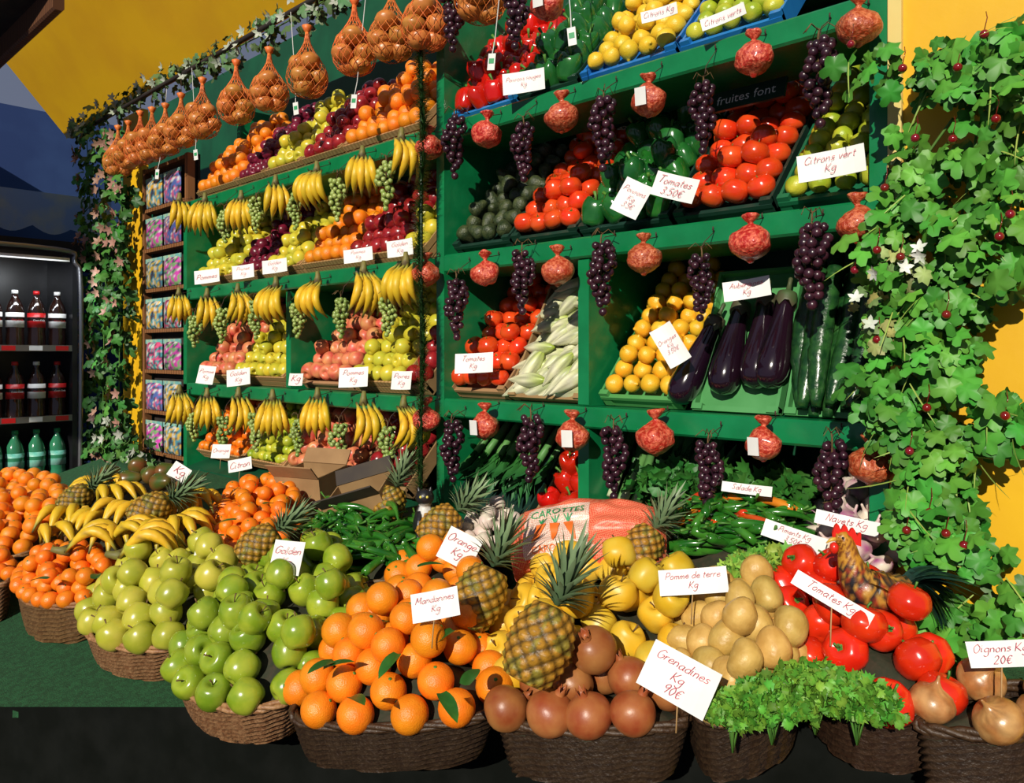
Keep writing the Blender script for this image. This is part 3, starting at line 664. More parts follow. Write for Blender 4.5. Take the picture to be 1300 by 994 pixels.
# ---------------- table ----------------
tp=[(-5.0,-.012),(-.06,-.012),(-.316,-.136),(-1.3,-.645),(-2.43,-1.23),(-2.7,-1.34),(-5.0,-1.34)]
mb=MB(); vs=[(x,y,T(y,TBL)) for x,y in tp]+[(x,y,T(y,TBL)-.03) for x,y in tp]; n=len(tp)
mb.add(vs,[tuple(reversed(range(n))),tuple(range(n,2*n))]+[(i,(i+1)%n,n+(i+1)%n,n+i) for i in range(n)])
tbl=ob('display_table',None,TM((-2.5,-.4,0)),label='sloping market stand covered in green baize',cat='display table')
inv=TM((2.5,.4,0))
ob('table_top',mb.done('table_top',MT['baize'],False),inv,parent=tbl)
mb=MB(); fp=[(-.06,-.012),(-2.43,-1.23),(-2.7,-1.34),(-5.0,-1.34)]; path=[]
for i in range(3):
    a=Vector(fp[i]);b=Vector(fp[i+1]);k=max(2,int((b-a).length/.02))
    for j in range(k): path.append(a.lerp(b,j/k))
path.append(Vector(fp[-1])); vs=[]
for i,q in enumerate(path):
    o=.015*math.sin(i*.9)+.008*math.sin(i*.37)
    vs+=[(q.x,q.y-.0,T(q.y,TBL)-.001),(q.x+.0+o*.5,q.y-.02-o,0.02)]
mb.add(vs,[(2*i,2*i+1,2*i+3,2*i+2) for i in range(len(path)-1)])
ob('table_skirt',mb.done('table_skirt',MT['skirt']),inv,parent=tbl,label='dark cloth skirt')
# ---------------- piles ----------------
def polyd(P,x,y):
    ins=False; dm=9; n=len(P)
    for i in range(n):
        ax,ay=P[i][0],P[i][1]; bx,by=P[(i+1)%n][0],P[(i+1)%n][1]
        if (ay>y)!=(by>y) and x<(bx-ax)*(y-ay)/(by-ay)+ax: ins=not ins
        dx,dy=bx-ax,by-ay; t=max(0,min(1,((x-ax)*dx+(y-ay)*dy)/(dx*dx+dy*dy+1e-12)))
        dm=min(dm,math.hypot(x-ax-t*dx,y-ay-t*dy))
    return dm if ins else -dm
def ss(t): t=max(0,min(1,t)); return math.sin(t*pi/2)
DD=.15
def wick(P,r,h,lift,label,grp='wicker baskets on the stand',color=(.2,.1,.04),outw=.1):
    c=sum((Vector((p[0],p[1])) for p in P),Vector((0,0)))/len(P)
    out=[]
    for p in P:
        q=Vector((p[0],p[1])); out.append(q+(q-c).normalized()*r*outw)
    out=cr([(q.x,q.y,0) for q in out],4,True); m=len(out)
    rows=18; vs=[];cs=[]
    for j in range(rows+1):
        t=j/rows
        for i,q in enumerate(out):
            rr=Vector((q.x,q.y))-c; s=.82+.18*t**.7
            d=.005*(1 if (j+(i//2))%2 else -1)
            w2=c+rr*s+rr.normalized()*d; zt=T(w2.y,lift-.6*r); zb=T(w2.y,TBL+.002)
            vs.append((w2.x,w2.y,zb+(zt-zb)*t)); k=.5 if (j+(i//2))%2==0 else 1; cs.append(tuple(cc*k for cc in color))
    fs=[(j*m+i,j*m+(i+1)%m,(j+1)*m+(i+1)%m,(j+1)*m+i) for j in range(rows) for i in range(m)]
    mb=MB(); mb.add(vs,fs,cs)
    b=ob('basket',mb.done('basket',MT['wicker']),label=label,cat='basket',group=grp)
    mb=MB()
    for ph in(0,pi*2/3,pi*4/3):
        pts=[]
        for i,q in enumerate(out+out[:2]):
            rr=(Vector((q.x,q.y))-c); a=i*.9+ph; pts.append((q.x+rr.normalized().x*.006*math.cos(a),q.y+rr.normalized().y*.006*math.cos(a),T(q.y,lift-.6*r)+.006*math.sin(a)))
        v,f=tube(pts,.006,5); mb.add(v,f,tuple(cc*1.3 for cc in color))
    ob('rim',mb.done('rim',MT['wicker']),parent=b,label='braided wicker rim')
    mb=MB(); vs=[];cc=Vector((c.x,c.y)); K=8
    for k in range(K+1):
        s=1-k/K
        for q in out:
            x=cc.x+(q.x-cc.x)*s*.96; y=cc.y+(q.y-cc.y)*s*.96; dd=polyd(P,x,y)
            vs.append((x,y,T(y,lift+h*ss(dd/DD))-r*1.0-.004))
    fs=[(k*m+i,k*m+(i+1)%m,(k+1)*m+(i+1)%m,(k+1)*m+i) for k in range(K) for i in range(m)]
    mb.add(vs,fs); ob('liner',mb.done('liner',MT['straw']),parent=b,label='dark packing liner')
def pile(key,poly,h=.06,lift=-.02,basket='round brown wicker basket heaped with fruit',grp=None,dens=.3,tilt=1.2,parts=True,rs=1.0,color=(.2,.1,.04)):
    t=KT[key]; r=t['r']*rs
    P=[(q.x,q.y) for q in cr([tuple(atT(x,y,lift)) for x,y in poly],4,True)]
    if basket: wick(P[::3],r,h,lift,basket,color=color)
    grp=grp or t['name'].replace('_',' ')+'s heaped on the stand'
    xs=[p[0] for p in P]; ys=[p[1] for p in P]; cand=[]; st=.25*r
    y=min(ys)
    while y<max(ys):
        x=min(xs)
        while x<max(xs):
            a,b=x+RU(-.05,.05)*r,y+RU(-.05,.05)*r; d=polyd(P[::2],a,b)
            if d>-.0: cand.append((d,a,b))
            x+=st
        y+=st
    cand.sort(key=lambda c:c[0]); pts=[]
    m2=(1.8*r)**2
    for d,x,y in cand:
        z=T(y,lift+h*ss(d/DD)); ok=True
        for a in pts:
            if (a[0]-x)**2+(a[1]-y)**2+(a[2]-z)**2<m2: ok=False;break
        if ok: pts.append((x,y,z,d))
    top=[]
    for a in list(pts):
        if a[3]>r*1.2 and RU(0,1)<dens*2.2:
            x,y=a[0]+r*RU(.6,1.1),a[1]+r*RU(-.3,.7); z=T(y,lift+h*ss(a[3]/DD))+1.3*r
            if all((b[0]-x)**2+(b[1]-y)**2+(b[2]-z)**2>m2 for b in top): top.append((x,y,z,0))
    for x,y,z,d in pts+top:
        R_=RZ(RU(0,6.3))@RX(RU(.2,tilt))@RZ(RU(0,6))
        place(t,TM((x,y,z+RU(-.05,.05)*r))@R_@SC(rs*RU(.93,1.05)),group=grp,parts=parts)
DK=(.045,.022,.01)
pile('orange',[(-40,622),(30,612),(78,622),(88,650),(50,688),(-40,700)],.04,-.03,'wicker basket of oranges beside bananas',rs=.88,grp='oranges at the far end of the stand')
pile('mandarin',[(25,725),(75,708),(130,710),(145,735),(110,758),(40,760)],.05,-.02,'small round wicker basket of mandarins',dens=.5)
pile('mandarin',[(-40,708),(5,710),(12,730),(-10,740),(-40,742)],.02,-.02,'wicker basket edge with mandarins',parts=False)
pile('mandarin',[(265,685),(270,655),(300,625),(360,622),(385,650),(340,695),(285,710)],.05,-.02,'shallow wicker basket of small mandarins',dens=.5)
pile('yg',[(112,785),(135,745),(200,718),(265,714),(300,732),(285,775),(225,808),(150,808)],.075,-.035,'round brown wicker basket of yellow-green apples',dens=.3,color=(.26,.14,.06))
pile('gapple',[(228,850),(245,805),(310,745),(400,718),(462,752),(474,795),(400,850),(345,882),(270,880)],.085,-.035,'round brown wicker basket of green apples',dens=.3,color=(.26,.14,.06))
pile('orange',[(378,898),(390,860),(430,815),(500,780),(585,790),(618,840),(622,890),(500,908)],.08,-.035,'wicker basket of glossy oranges',dens=.35,color=DK)
pile('orange',[(505,745),(515,708),(560,695),(600,720),(612,768),(545,780)],.045,-.02,'wicker basket of large oranges',dens=.4,color=DK)
pile('quince',[(635,840),(645,770),(690,735),(770,722),(848,745),(868,795),(835,842),(740,848),(670,858)],.07,-.035,'wicker basket of yellow quinces',dens=.5,color=DK)
pile('pome',[(640,900),(650,880),(735,858),(810,855),(865,885),(850,905),(730,910)],.05,-.035,'wicker basket of pomegranates',dens=.35,color=DK)
pile('potato',[(868,800),(885,768),(930,755),(985,782),(1018,835),(1000,872),(940,900),(878,885)],.08,-.02,'wicker basket of potatoes',dens=.6,color=DK)
pile('tomato',[(965,770),(990,738),(1060,752),(1125,790),(1190,840),(1195,885),(1130,895),(1060,875),(1022,830)],.075,-.03,'wicker basket of red tomatoes',dens=.5,color=DK)
pile('onion',[(1170,905),(1205,880),(1250,862),(1320,858),(1330,908),(1240,914)],.05,-.03,'wicker basket of brown onions',dens=.45,tilt=.9,color=DK)
pile('turnip',[(1035,705),(1036,655),(1070,635),(1115,632),(1140,670),(1130,715),(1080,725)],.07,-.01,'small basket of turnips',dens=.5,color=DK)
pile('garlic',[(592,680),(600,655),(640,650),(655,672),(625,690)],.03,-.01,'small basket of garlic bulbs',color=DK)
def chilipile(poly,keys,n,lift,h,label,Ls=1.0):
    P=[(q.x,q.y) for q in cr([tuple(atT(x,y,lift)) for x,y in poly],3,True)]
    wick(P[::2],.02,h,lift,label,color=(.1,.06,.025))
    xs=[p[0] for p in P]; ys=[p[1] for p in P]; k=0
    while k<n:
        x,y=RU(min(xs),max(xs)),RU(min(ys),max(ys)); d=polyd(P,x,y)
        if d<.02: continue
        k+=1; t=KT[random.choice(keys)]
        place(t,TM((x,y,T(y,lift+h*ss(d/DD))+RU(-.005,.035)))@RZ(RU(0,6.3))@RX(pi/2+RU(-.35,.35))@RZ(RU(0,6))@SC(Ls*RU(.8,1.15)),group='chili peppers heaped on the stand')
chilipile([(385,700),(400,668),(470,660),(535,680),(530,715),(470,735),(420,735)],['chili'],120,-.02,.05,'wicker basket of long green chili peppers',1.1)
chilipile([(850,695),(865,655),(930,640),(1010,650),(1025,690),(960,715),(890,720)],['chili']*8+['rchili','ochili'],130,-.01,.04,'basket of mixed green and red chilies',1.05)
mb=MB(); blade(mb,Matrix.Identity(4),.065,.014,-.25,(1,1,1),6,.25); LF=mb.done('leaf',MT['leaf'])
for px,py in[(445,885),(425,840),(505,830),(600,800),(575,800),(480,805),(590,870),(455,800),(300,660),(335,640),(285,680),(120,735),(60,735),(530,720),(410,850),(560,880)]:
    p=atT(px,py,.075); ob('citrus_leaf',LF,TM(p)@RZ(RU(0,6))@RX(RU(-.3,.6)),label='dark green citrus leaf among the oranges',cat='leaf',group='loose citrus leaves')
BL=[bunchtpl(5,.22,'hand of ripe bananas lying on the stand'),bunchtpl(4,.35,'hand of ripe bananas lying on the stand'),bunchtpl(3,.3,'small hand of ripe bananas lying flat')]
for px,py,a in[(110,640,.5),(80,695,1.2),(150,668,.9),(110,680,-.4),(225,660,2.2),(245,655,2.0),(150,700,1.1),(195,705,1.4),(130,630,.2),(240,685,2.1),(180,690,1.3),(85,675,.8),(150,645,1.8),(175,670,-.2),(125,700,2.6),(215,695,.3)]:
    p=atT(px,py,.02+RU(-.01,.03)); place(random.choice(BL),TM(p)@RZ(a+RU(-.3,.3))@RX(-pi/2+.15)@RY(RU(-.9,.9))@TM((0,0,.09))@SC(RU(.9,1.05)),group='banana hands on the stand')
for px,py in[(150,622),(165,608),(190,602),(205,612),(175,590),(140,600),(212,598)]:
    p=atT(px,py,.05); place(KT['mango'],TM(p)@RZ(RU(0,6))@RX(1.4),group='mangoes on the stand')
P=[(q.x,q.y) for q in cr([tuple(atT(x,y,0)) for x,y in[(85,690),(105,645),(140,605),(210,600),(245,640),(235,685),(180,702)]],3,True)]
wick(P[::2],.03,.03,-.0,'wicker tray of bananas and mangoes')
def pine(px,py,cx,cy,sc,lift,back=.25):
    p=atT(px,py,lift); d=(RV*(cx-px)-UP*(cy-py)).normalized()+DV*back
    M=TM(p)@zalign(d,RU(0,6))@SC(sc)@TM((0,0,-.072)); place(PINE,M,group='pineapples on the stand')
for q in[(685,818,722,740,.98,.1),(608,758,640,690,.92,.07),(558,668,605,628,.85,.05),(494,642,508,600,.8,.05),(328,692,368,660,.8,.11),(190,648,235,622,.9,.12),(812,698,842,660,.78,.06),(95,635,128,605,.85,.09)]: pine(*q)
# ---------------- foliage ----------------
def greencol(b=(.12,.38,.04),v=.4):
    k=RU(1-v,1+v); return (b[0]*k*RU(.7,1.4),b[1]*k,b[2]*k)
def bunch(px,py,rad,n,base,name,label,lift=0,L=.035,cat='herbs',flat=.7):
    p=atT(px,py,lift); mb=MB()
    for i in range(n):
        a=RU(0,6.3); e=math.acos(RU(0,1)); rr=rad*RU(.55,1)
        q=Vector((rr*math.sin(e)*math.cos(a)*1.3,rr*math.sin(e)*math.sin(a),rr*math.cos(e)*flat))
        lobeleaf(mb,TM(q)@rrot(),L*RU(.7,1.2),greencol(base),7,14,.6)
    for i in range(12):
        a=RU(0,6.3); v,f=tube([(0,0,-.06),(rad*.3*math.cos(a),rad*.3*math.sin(a),0),(rad*.7*math.cos(a),rad*.7*math.sin(a),rad*.4)],.002,4); mb.add(v,f,(.15,.35,.06))
    ob(name,mb.done(name,MT['foliage']),TM(p),label=label,cat=cat)
for px,py,r_ in[(930,908,.04),(980,898,.052),(1035,885,.062),(1088,897,.05)]: bunch(px,py,r_,800,(.11,.27,.03),'parsley_bunch','bright green curly parsley bunch',.025,.018,flat=.85)
for px,py,r_ in[(962,722,.04),(990,715,.035),(935,735,.03)]: bunch(px,py,r_,200,(.2,.36,.05),'lettuce','pale green frilly lettuce head',.03,.03,'lettuce')
for px,py,r_ in[(850,622,.08),(930,628,.08),(990,625,.06)]: bunch(px,py,r_,170,(.03,.13,.02),'chard','dark green leafy bunch beneath the shelf',.04,.055,'greens')
def garland(path,n,spread,L,base,name,label,lobes=5,cherries=0,flowers=0,depthoff=.05,fcol=(.8,.8,.75),group=None,straw=False):
    P=cr([tuple(p) for p in path],8); mb=MB(); v,f=tube(P,.003,5); mb.add(v,f,(.08,.18,.03))
    # leaves cluster in sprays along the strand
    cl=[random.choice(P)+Vector((RU(-1,1)*spread,0,RU(-1,1)*spread)) for _ in range(max(4,n//11))] if straw else None
    for i in range(n):
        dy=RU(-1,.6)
        if straw: q=random.choice(cl)+Vector((RU(-1,1)*.03,dy*depthoff,RU(-1,1)*.035))
        else: q=random.choice(P)+Vector((RU(-1,1)*spread,dy*depthoff,RU(-1,1)*spread))
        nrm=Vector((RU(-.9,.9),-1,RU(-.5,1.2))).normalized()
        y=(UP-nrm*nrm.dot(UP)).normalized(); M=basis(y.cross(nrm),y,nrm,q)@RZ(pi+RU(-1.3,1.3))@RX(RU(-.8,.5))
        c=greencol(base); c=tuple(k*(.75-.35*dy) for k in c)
        if straw and i%10==0: blade(mb,M,L*1.8,L*.025,-.2,(.3,.4,.08),4)
        else: lobeleaf(mb,M,L*RU(.6,1.2),c,lobes,20,.5)
    o=ob(name,mb.done(name,MT['foliage']),label=label,cat='garland',group=group)
    for i in range(cherries):
        q=random.choice(P)+Vector((RU(-1,1)*spread*.8,-depthoff-.01,RU(-1,1)*spread*.8)); ob('cherry',CH,TM(q),parent=o,label='shiny dark red cherry')
    if flowers:
        mb=MB()
        for i in range(flowers):
            q=random.choice(P)+Vector((RU(-1,1)*spread,-depthoff*RU(.5,1.1),RU(-1,1)*spread)); M=TM(q)@RX(pi/2+RU(-.6,.6))@RY(RU(-.7,.7))
            k=RU(.7,1.1); c=tuple(x*k for x in fcol)
            for a in range(5): blade(mb,M@RZ(a*1.257),L*.5,L*.13,.3,c,3)
        ob('blossoms',mb.done('blossoms',MT['foliage']),parent=o,label='small pale blossoms',kind='stuff')
mb=MB(); v,f=ico(.0085,12,8); mb.add(v,f); v,f=tube([(0,0,.008),(.004,.003,.03),(.0,.012,.045)],.0009,4); mb.add(v,f); CH=mb.done('cherry',mat('cherry_skin',(.14,.004,.01),(.22,.008,.015),.12,20,0,coat=.5,rand=.1))
def py_(pts,Y): return [atY(x,y,Y) for x,y in pts]
G='leafy garlands with cherries'
gl='bright green leafy garland with red cherries'
IV=(.07,.25,.03)
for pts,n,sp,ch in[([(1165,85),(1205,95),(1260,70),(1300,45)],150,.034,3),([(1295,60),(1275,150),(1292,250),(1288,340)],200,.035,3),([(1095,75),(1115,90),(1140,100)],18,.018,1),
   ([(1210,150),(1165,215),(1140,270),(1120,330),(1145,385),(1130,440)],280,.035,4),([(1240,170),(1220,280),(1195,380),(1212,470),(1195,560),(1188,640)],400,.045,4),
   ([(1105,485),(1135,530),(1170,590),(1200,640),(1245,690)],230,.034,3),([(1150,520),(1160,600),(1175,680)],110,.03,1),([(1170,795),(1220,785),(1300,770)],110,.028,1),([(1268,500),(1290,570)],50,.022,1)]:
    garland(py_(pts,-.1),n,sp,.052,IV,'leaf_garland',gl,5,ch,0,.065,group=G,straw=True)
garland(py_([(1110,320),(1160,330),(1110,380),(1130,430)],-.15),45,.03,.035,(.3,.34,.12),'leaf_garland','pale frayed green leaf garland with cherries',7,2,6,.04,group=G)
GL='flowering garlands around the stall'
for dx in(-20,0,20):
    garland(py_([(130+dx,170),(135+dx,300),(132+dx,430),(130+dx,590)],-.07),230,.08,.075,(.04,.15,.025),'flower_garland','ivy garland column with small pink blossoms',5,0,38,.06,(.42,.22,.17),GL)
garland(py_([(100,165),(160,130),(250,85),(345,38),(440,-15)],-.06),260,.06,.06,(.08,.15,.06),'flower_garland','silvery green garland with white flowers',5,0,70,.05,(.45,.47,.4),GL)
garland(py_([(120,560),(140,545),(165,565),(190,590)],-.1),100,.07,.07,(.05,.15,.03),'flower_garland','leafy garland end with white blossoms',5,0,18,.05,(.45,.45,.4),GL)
mb=MB(); xt=X0(532,-.11)
for i in range(6500):
    z=RU(.98,2.88); a=RU(0,6.3); M=TM((xt+.012*math.sin(z*9),-.1,z))@RZ(a)@RX(RU(-.4,.9)); k=RU(.5,1.6)
    blade(mb,M,RU(.022,.042),.0032,0,(.03*k,.085*k,.02*k),1,0)
v,f=tube([(xt,-.1,.98),(xt,-.1,2.94)],.006,5); mb.add(v,f,(.012,.035,.01))
ob('tinsel_strand',mb.done('tinsel_strand',MT['tinsel']),label='dark green tinsel strand hanging down the post',cat='tinsel')
# ---------------- structure ----------------
def struct(name,bx,m,b=0): 
    mb=MB(); v,f=box(*bx,b); mb.add(v,f); o=ob(name,mb.done(name,m,False)); o['kind']='structure'; return o
struct('floor',(-9,3,-4,2,-.05,0),MT['asphalt'])
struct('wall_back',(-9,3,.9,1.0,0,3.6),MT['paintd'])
struct('wall_right',(XR+.002,2,.0,.06,0,3.6),MT['yellow'])
struct('trim_1',(XR+.002,XR+.03,-.012,-.001,1.95,3.6),MT['pyellow'])
struct('wall_left',(-7.6,-7.5,-4,1,0,3.6),MT['navy'])
mb=MB(); xa_,xb_=-6.0,-2.0
mb.add([(xa_,0,3.04),(xb_,0,3.04),(xb_,-.5,3.62),(xa_,-.5,3.62),(xa_,.04,3.04),(xb_,.04,3.04),(xb_,-.46,3.66),(xa_,-.46,3.66)],[(0,1,2,3),(4,7,6,5),(0,4,5,1),(3,2,6,7),(0,3,7,4),(1,5,6,2)])
o=ob('trim_2',mb.done('trim_2',MT['yellow'],False)); o['kind']='structure'
struct('trim_3',(-5.25,-4.95,.1,.14,0.0,3.04),MT['yellow'])
mb=MB(); cp_=[(-7.5,-.55),(-4.2,-.55),(-4.2,-.7),(-4.75,-.9),(-3.2,-4.6),(-7.5,-4.6)]; n=6  # dark awning; its out-of-view outline is shaped to shade the cooler
mb.add([(x,y,3.34) for x,y in cp_]+[(x,y,3.32) for x,y in cp_],[tuple(reversed(range(6))),tuple(range(6,12))]+[(i,(i+1)%n,n+(i+1)%n,n+i) for i in range(n)])
o=ob('ceiling',mb.done('ceiling',MT['dark'],False)); o['kind']='structure'
mb=MB(); v,f=box(-7.4,-4.2,-.6,-.55,3.2,3.34,.01); mb.add(v,f); o=ob('trim_4',mb.done('trim_4',mat('awning_timber',(.14,.06,.025),(.08,.03,.015),.5,10,0,rand=0,tex='wave'),False)); o['kind']='structure'
mb=MB(); vs=[]; n=60
for i in range(n+1):
    y=-1.7+2.2*i/n; vs+=[(-6.6,y,2.75),(-6.6,y,2.5-.06*abs(math.sin(i*.42)))]
mb.add(vs,[(2*i,2*i+1,2*i+3,2*i+2) for i in range(n)]); ob('awning_valance',mb.done('awning_valance',MT['valance']),label='faded blue scalloped awning valance',cat='awning')
struct('rolled_awning',(-6.9,-6.3,-1.9,.5,2.2,2.36,),MT['dark'])  # rolled dark awning below the valance
# ---------------- drinks cooler ----------------
XC=-5.28
ck=ob('drinks_cooler',None,TM((XC-.25,-.7,0)),label='open drinks cooler with shelves of bottles',cat='cooler'); inv=TM((-XC+.25,.7,0))
mb=MB(); v,f=box(XC-.5,XC-.44,-1.3,-.17,.0,2.2); mb.add(v,f); v,f=box(XC-.44,XC+.05,-.2,-.17,0,2.15);mb.add(v,f); v,f=box(XC-.44,XC+.05,-1.3,-.2,.0,.7);mb.add(v,f); ob('cabinet',mb.done('cabinet',MT['black'],False),inv,parent=ck,label='black cabinet')
mb=MB(); pts=cr([(XC+.06,-.16,.7),(XC+.06,-.155,1.9),(XC+.06,-.19,2.1),(XC+.06,-.3,2.17),(XC+.06,-1.3,2.17)],5); v,f=tube(pts,.014,8); mb.add(v,f); ob('frame',mb.done('frame',MT['metal']),inv,parent=ck,label='rounded grey metal frame')
tm,tw,th=text_mesh('Coca-Cola',MT['wink'],.3)
zs=[1.59,1.17,.765]
for k,z in enumerate(zs):
    mb=MB(); v,f=box(XC-.44,XC+.04,-1.3,-.2,z-.012,z); mb.add(v,f); s=ob('shelf',mb.done('shelf',MT['metal'],False),inv,parent=ck)
    mb=MB(); v,f=box(XC+.04,XC+.047,-1.3,-.2,z-.03,z+.006); mb.add(v,f); st=ob('price_strip',mb.done('price_strip',MT['rlabel'] if k==2 else MT['metal'],False),None,parent=s,label='shelf edge price strip')
    if k==2:
        for yy in(-.32,-.75): ob('lettering',tm,TM((XC+.0485,yy,z-.012))@basis((0,1,0),(0,0,1),(1,0,0))@SC(.024/th),parent=st)
    else:
        for j in range(7):
            mb=MB(); v,f=box(XC+.0475,XC+.0485,-.29-.14*j,-.22-.14*j,z-.026,z+.002); mb.add(v,f); ob('shelf_label',mb.done('shelf_label',MT['white'] if j%2 else MT['rlabel'],False),None,parent=st)
for yc in(-.45,-.95):  # fill lights added to brighten the bottles, each with a made-up tube
    mb=MB(); v,f=tube([(XC+.16,yc-.2,2.1),(XC+.16,yc+.2,2.1)],.012,8); mb.add(v,f); ob('fill_tube',mb.done('fill_tube',MT['white']),inv,parent=ck,label='slim white tube added for the fill light')
    l=bpy.data.lights.new('cooler_fill','AREA'); l.shape='RECTANGLE'; l.size=.4; l.size_y=.05; l.energy=3.0; l.color=(.9,.95,1); lo=bpy.data.objects.new('cooler_fill',l); COL.objects.link(lo)
    lo.location=(XC+.22,yc,2.08); lo.rotation_euler=Vector((.35,0,1)).to_track_quat('Z','Y').to_euler()
BP=[(0,0),(.9,.0),(1,.1),(1,1.2),(.94,1.8),(1,2.5),(1,4.2),(.8,5.1),(.4,5.9),(.33,6.3),(.33,6.6),(0,6.6)]
def bottle(m,lm,lab,cap):
    me=M1(BP,.048,m,'bottle',16)
    l=M1([(1.012,2.3),(1.012,4.1)],.048,lm,'bottle_label',16,sm=1); c=M1([(0,6.85),(.36,6.85),(.38,6.4),(.34,6.4)],.048,cap,'bottle_cap',12,sm=1)
    return dict(name='bottle',mesh=me,label=lab,cat='bottle',parts=[('bottle_label',l,Matrix.Identity(4)),('bottle_cap',c,Matrix.Identity(4))])
BT=[bottle(MT['cola'],MT['rlabel'],'dark cola bottle with red label',MT['rlabel']),bottle(MT['cola'],MT['white'],'dark cola bottle with white label',MT['white']),bottle(MT['waterb'],mat('teal_label',(.1,.45,.35),(.3,.6,.5),.4),'green water bottle with pale label',MT['gink'])]
tmr,_,_=text_mesh('Coca-Cola',MT['rlabel'],.3)
for k,z in enumerate(zs):
    for i in range(8):
        y=-.26-.112*i; ti=[1,0,0][k] if k<2 else (2 if i<4 else 0)
        if (k==1 and i%2) or (k==2 and i>5): ti=1
        if k==0 and i%3==1: ti=0
        o=place(BT[ti],TM((XC-.03,y,z)),group='bottles in the drinks cooler')
        if ti<2: ob('lettering',tm if ti==0 else tmr,TM((.0505,0,.153))@basis((0,1,0),(0,0,1),(1,0,0))@SC(.06/tw),parent=o)
# ---------------- toy packet rack ----------------
xa,xb=X0(174),X0(231)
rk=ob('packet_rack',None,TM(((xa+xb)/2,.05,0)),label='brown wooden rack hung with toy packets',cat='rack'); inv=TM((-(xa+xb)/2,-.05,0))
wd=mat('rack_wood',(.26,.11,.04),(.15,.06,.02),.5,10,0,rand=0,tex='wave')
mb=MB()
for x in(xa,xb-.035): v,f=box(x,x+.035,.03,.07,0,2.62); mb.add(v,f)
ob('frame',mb.done('frame',wd,False),inv,parent=rk)
zz=[.99+.232*i for i in range(8)]
for z in zz:
    mb=MB(); v,f=box(xa+.035,xb-.035,.03,.09,z-.02,z); mb.add(v,f); ob('crossbar',mb.done('crossbar',wd,False),inv,parent=rk)
mb=MB(); v,f=box(xa,xb,.09,.1,0,2.62); mb.add(v,f); ob('backing',mb.done('backing',MT['dark'],False),inv,parent=rk)
mb=MB(); v,f=box(-.115,.115,-.004,.0,.065,.09); mb.add(v,f); HC=mb.done('header_card',mat('header_card_teal',(.15,.4,.38),(.5,.55,.3),.5),False)
def packet(base,dots):
    mb=MB(); n=14; vs=[];cs=[]
    for i in range(n+1):
        for j in range(n+1):
            s,t=i/n*2-1,j/n*2-1; vs.append((s*.11,-.02*(1-s**4)*(1-t**4),t*.08)); k=noise.noise(Vector((s*4,t*4,base[0]*9))); c=base if k<.05 else dots
            if k<-.25: c=(.05,.06,.1)
            if k>.3: c=(.7,.7,.65)
            cs.append(c)
    fs=[(i*(n+1)+j,(i+1)*(n+1)+j,(i+1)*(n+1)+j+1,i*(n+1)+j+1) for i in range(n) for j in range(n)]
    mb.add(vs,fs,cs); 
    return dict(name='toy_packet',mesh=mb.done('toy_packet',MT['toy']),label='shiny plastic toy packet on the wooden rack',cat='toy packet',parts=[('header_card',HC,Matrix.Identity(4),'header card')])
PK=[packet((.7,.08,.22),(.08,.4,.4)),packet((.08,.3,.35),(.7,.42,.06)),packet((.1,.16,.4),(.6,.12,.25)),packet((.2,.4,.15),(.6,.06,.4))]
for i,z in enumerate(zz[:7]):
    for k in(0,1): place(random.choice(PK),TM((xa+.16+.245*k+.01,.031,z+.083)),group='toy packets on the rack')
# ---------------- cardboard boxes ----------------
def opencarton(w,d,h,label,M,pm):
    mb=MB(); t=.005
    for a in[(0,w,0,d,0,t),(0,w,0,t,t,h),(0,w,d-t,d,t,h),(0,t,t,d-t,t,h),(w-t,w,t,d-t,t,h)]: v,f=box(*a); mb.add(v,f)
    o=ob('cardboard_box',mb.done('cardboard_box',MT['card'],False),M,label=label,cat='box',group='cardboard boxes on the stand')
    for n,Mf,wf in[('flap',TM((0,0,h))@RX(2.2),w),('flap',TM((0,d,h))@RX(.9),w)]:
        mb=MB(); v,f=box(0,w,0,d*.35,0,t); mb.add(v,f); ob(n,mb.done('flap',pm,False),Mf,parent=o)
bprint=mat('box_print',(.03,.02,.015),(.05,.035,.02),.7,10,0,rand=0)
p=atT(352,650,-.06); opencarton(.2,.17,.14,'open brown cardboard box with raised flaps',TM(p)@RZ(.35)@RX(.15),MT['card'])
p=atT(425,680,-.02); opencarton(.2,.14,.1,'tilted cardboard box with dark printed flaps',TM(p)@RZ(.5)@RY(-.3)@RX(.35),bprint)
# ---------------- carrot bag ----------------
def pil(s,t,W=.19,H=.095,B=.07):
    return Vector((s*W*(1-.1*t*t),t*H*(1-.12*s*s)-.02*s*s,B*math.sqrt(max(0,(1-s**4)*(1-t**4)))*(1-.25*t)+.014*noise.noise(Vector((s*4,t*4,2)))))
mb=MB(); n=28
for sg in(1,-1):
    vs=[Vector((q.x,q.y,q.z*sg if sg>0 else -q.z*.5)) for q in (pil(i/n*2-1,j/n*2-1) for i in range(n+1) for j in range(n+1))]
    fs=[(i*(n+1)+j,(i+1)*(n+1)+j,(i+1)*(n+1)+j+1,i*(n+1)+j+1) for i in range(n) for j in range(n)]
    if sg<0: fs=[tuple(reversed(f)) for f in fs]
    mb.add(vs,fs)
p=atT(745,682,.07); bagM=facing(p,math.radians(8),.5,(0,-.6,.8))
bag=ob('carrot_bag',mb.done('carrot_bag',MT['bag']),bagM,label='red mesh bag of carrots with printed panel',cat='carrot bag')
def onbag(s,t,o): q=pil(s,t); return q+Vector((0,0,o))
mb=MB(); vs=[]
for i in range(17):
    for j in range(17): vs.append(onbag(-.75+.85*i/16,-.72+1.44*j/16,.0015))
mb.add(vs,[(i*17+j,(i+1)*17+j,(i+1)*17+j+1,i*17+j+1) for i in range(16) for j in range(16)]); pn=ob('printed_panel',mb.done('printed_panel',MT['bagw']),parent=bag,label='pale printed net panel')
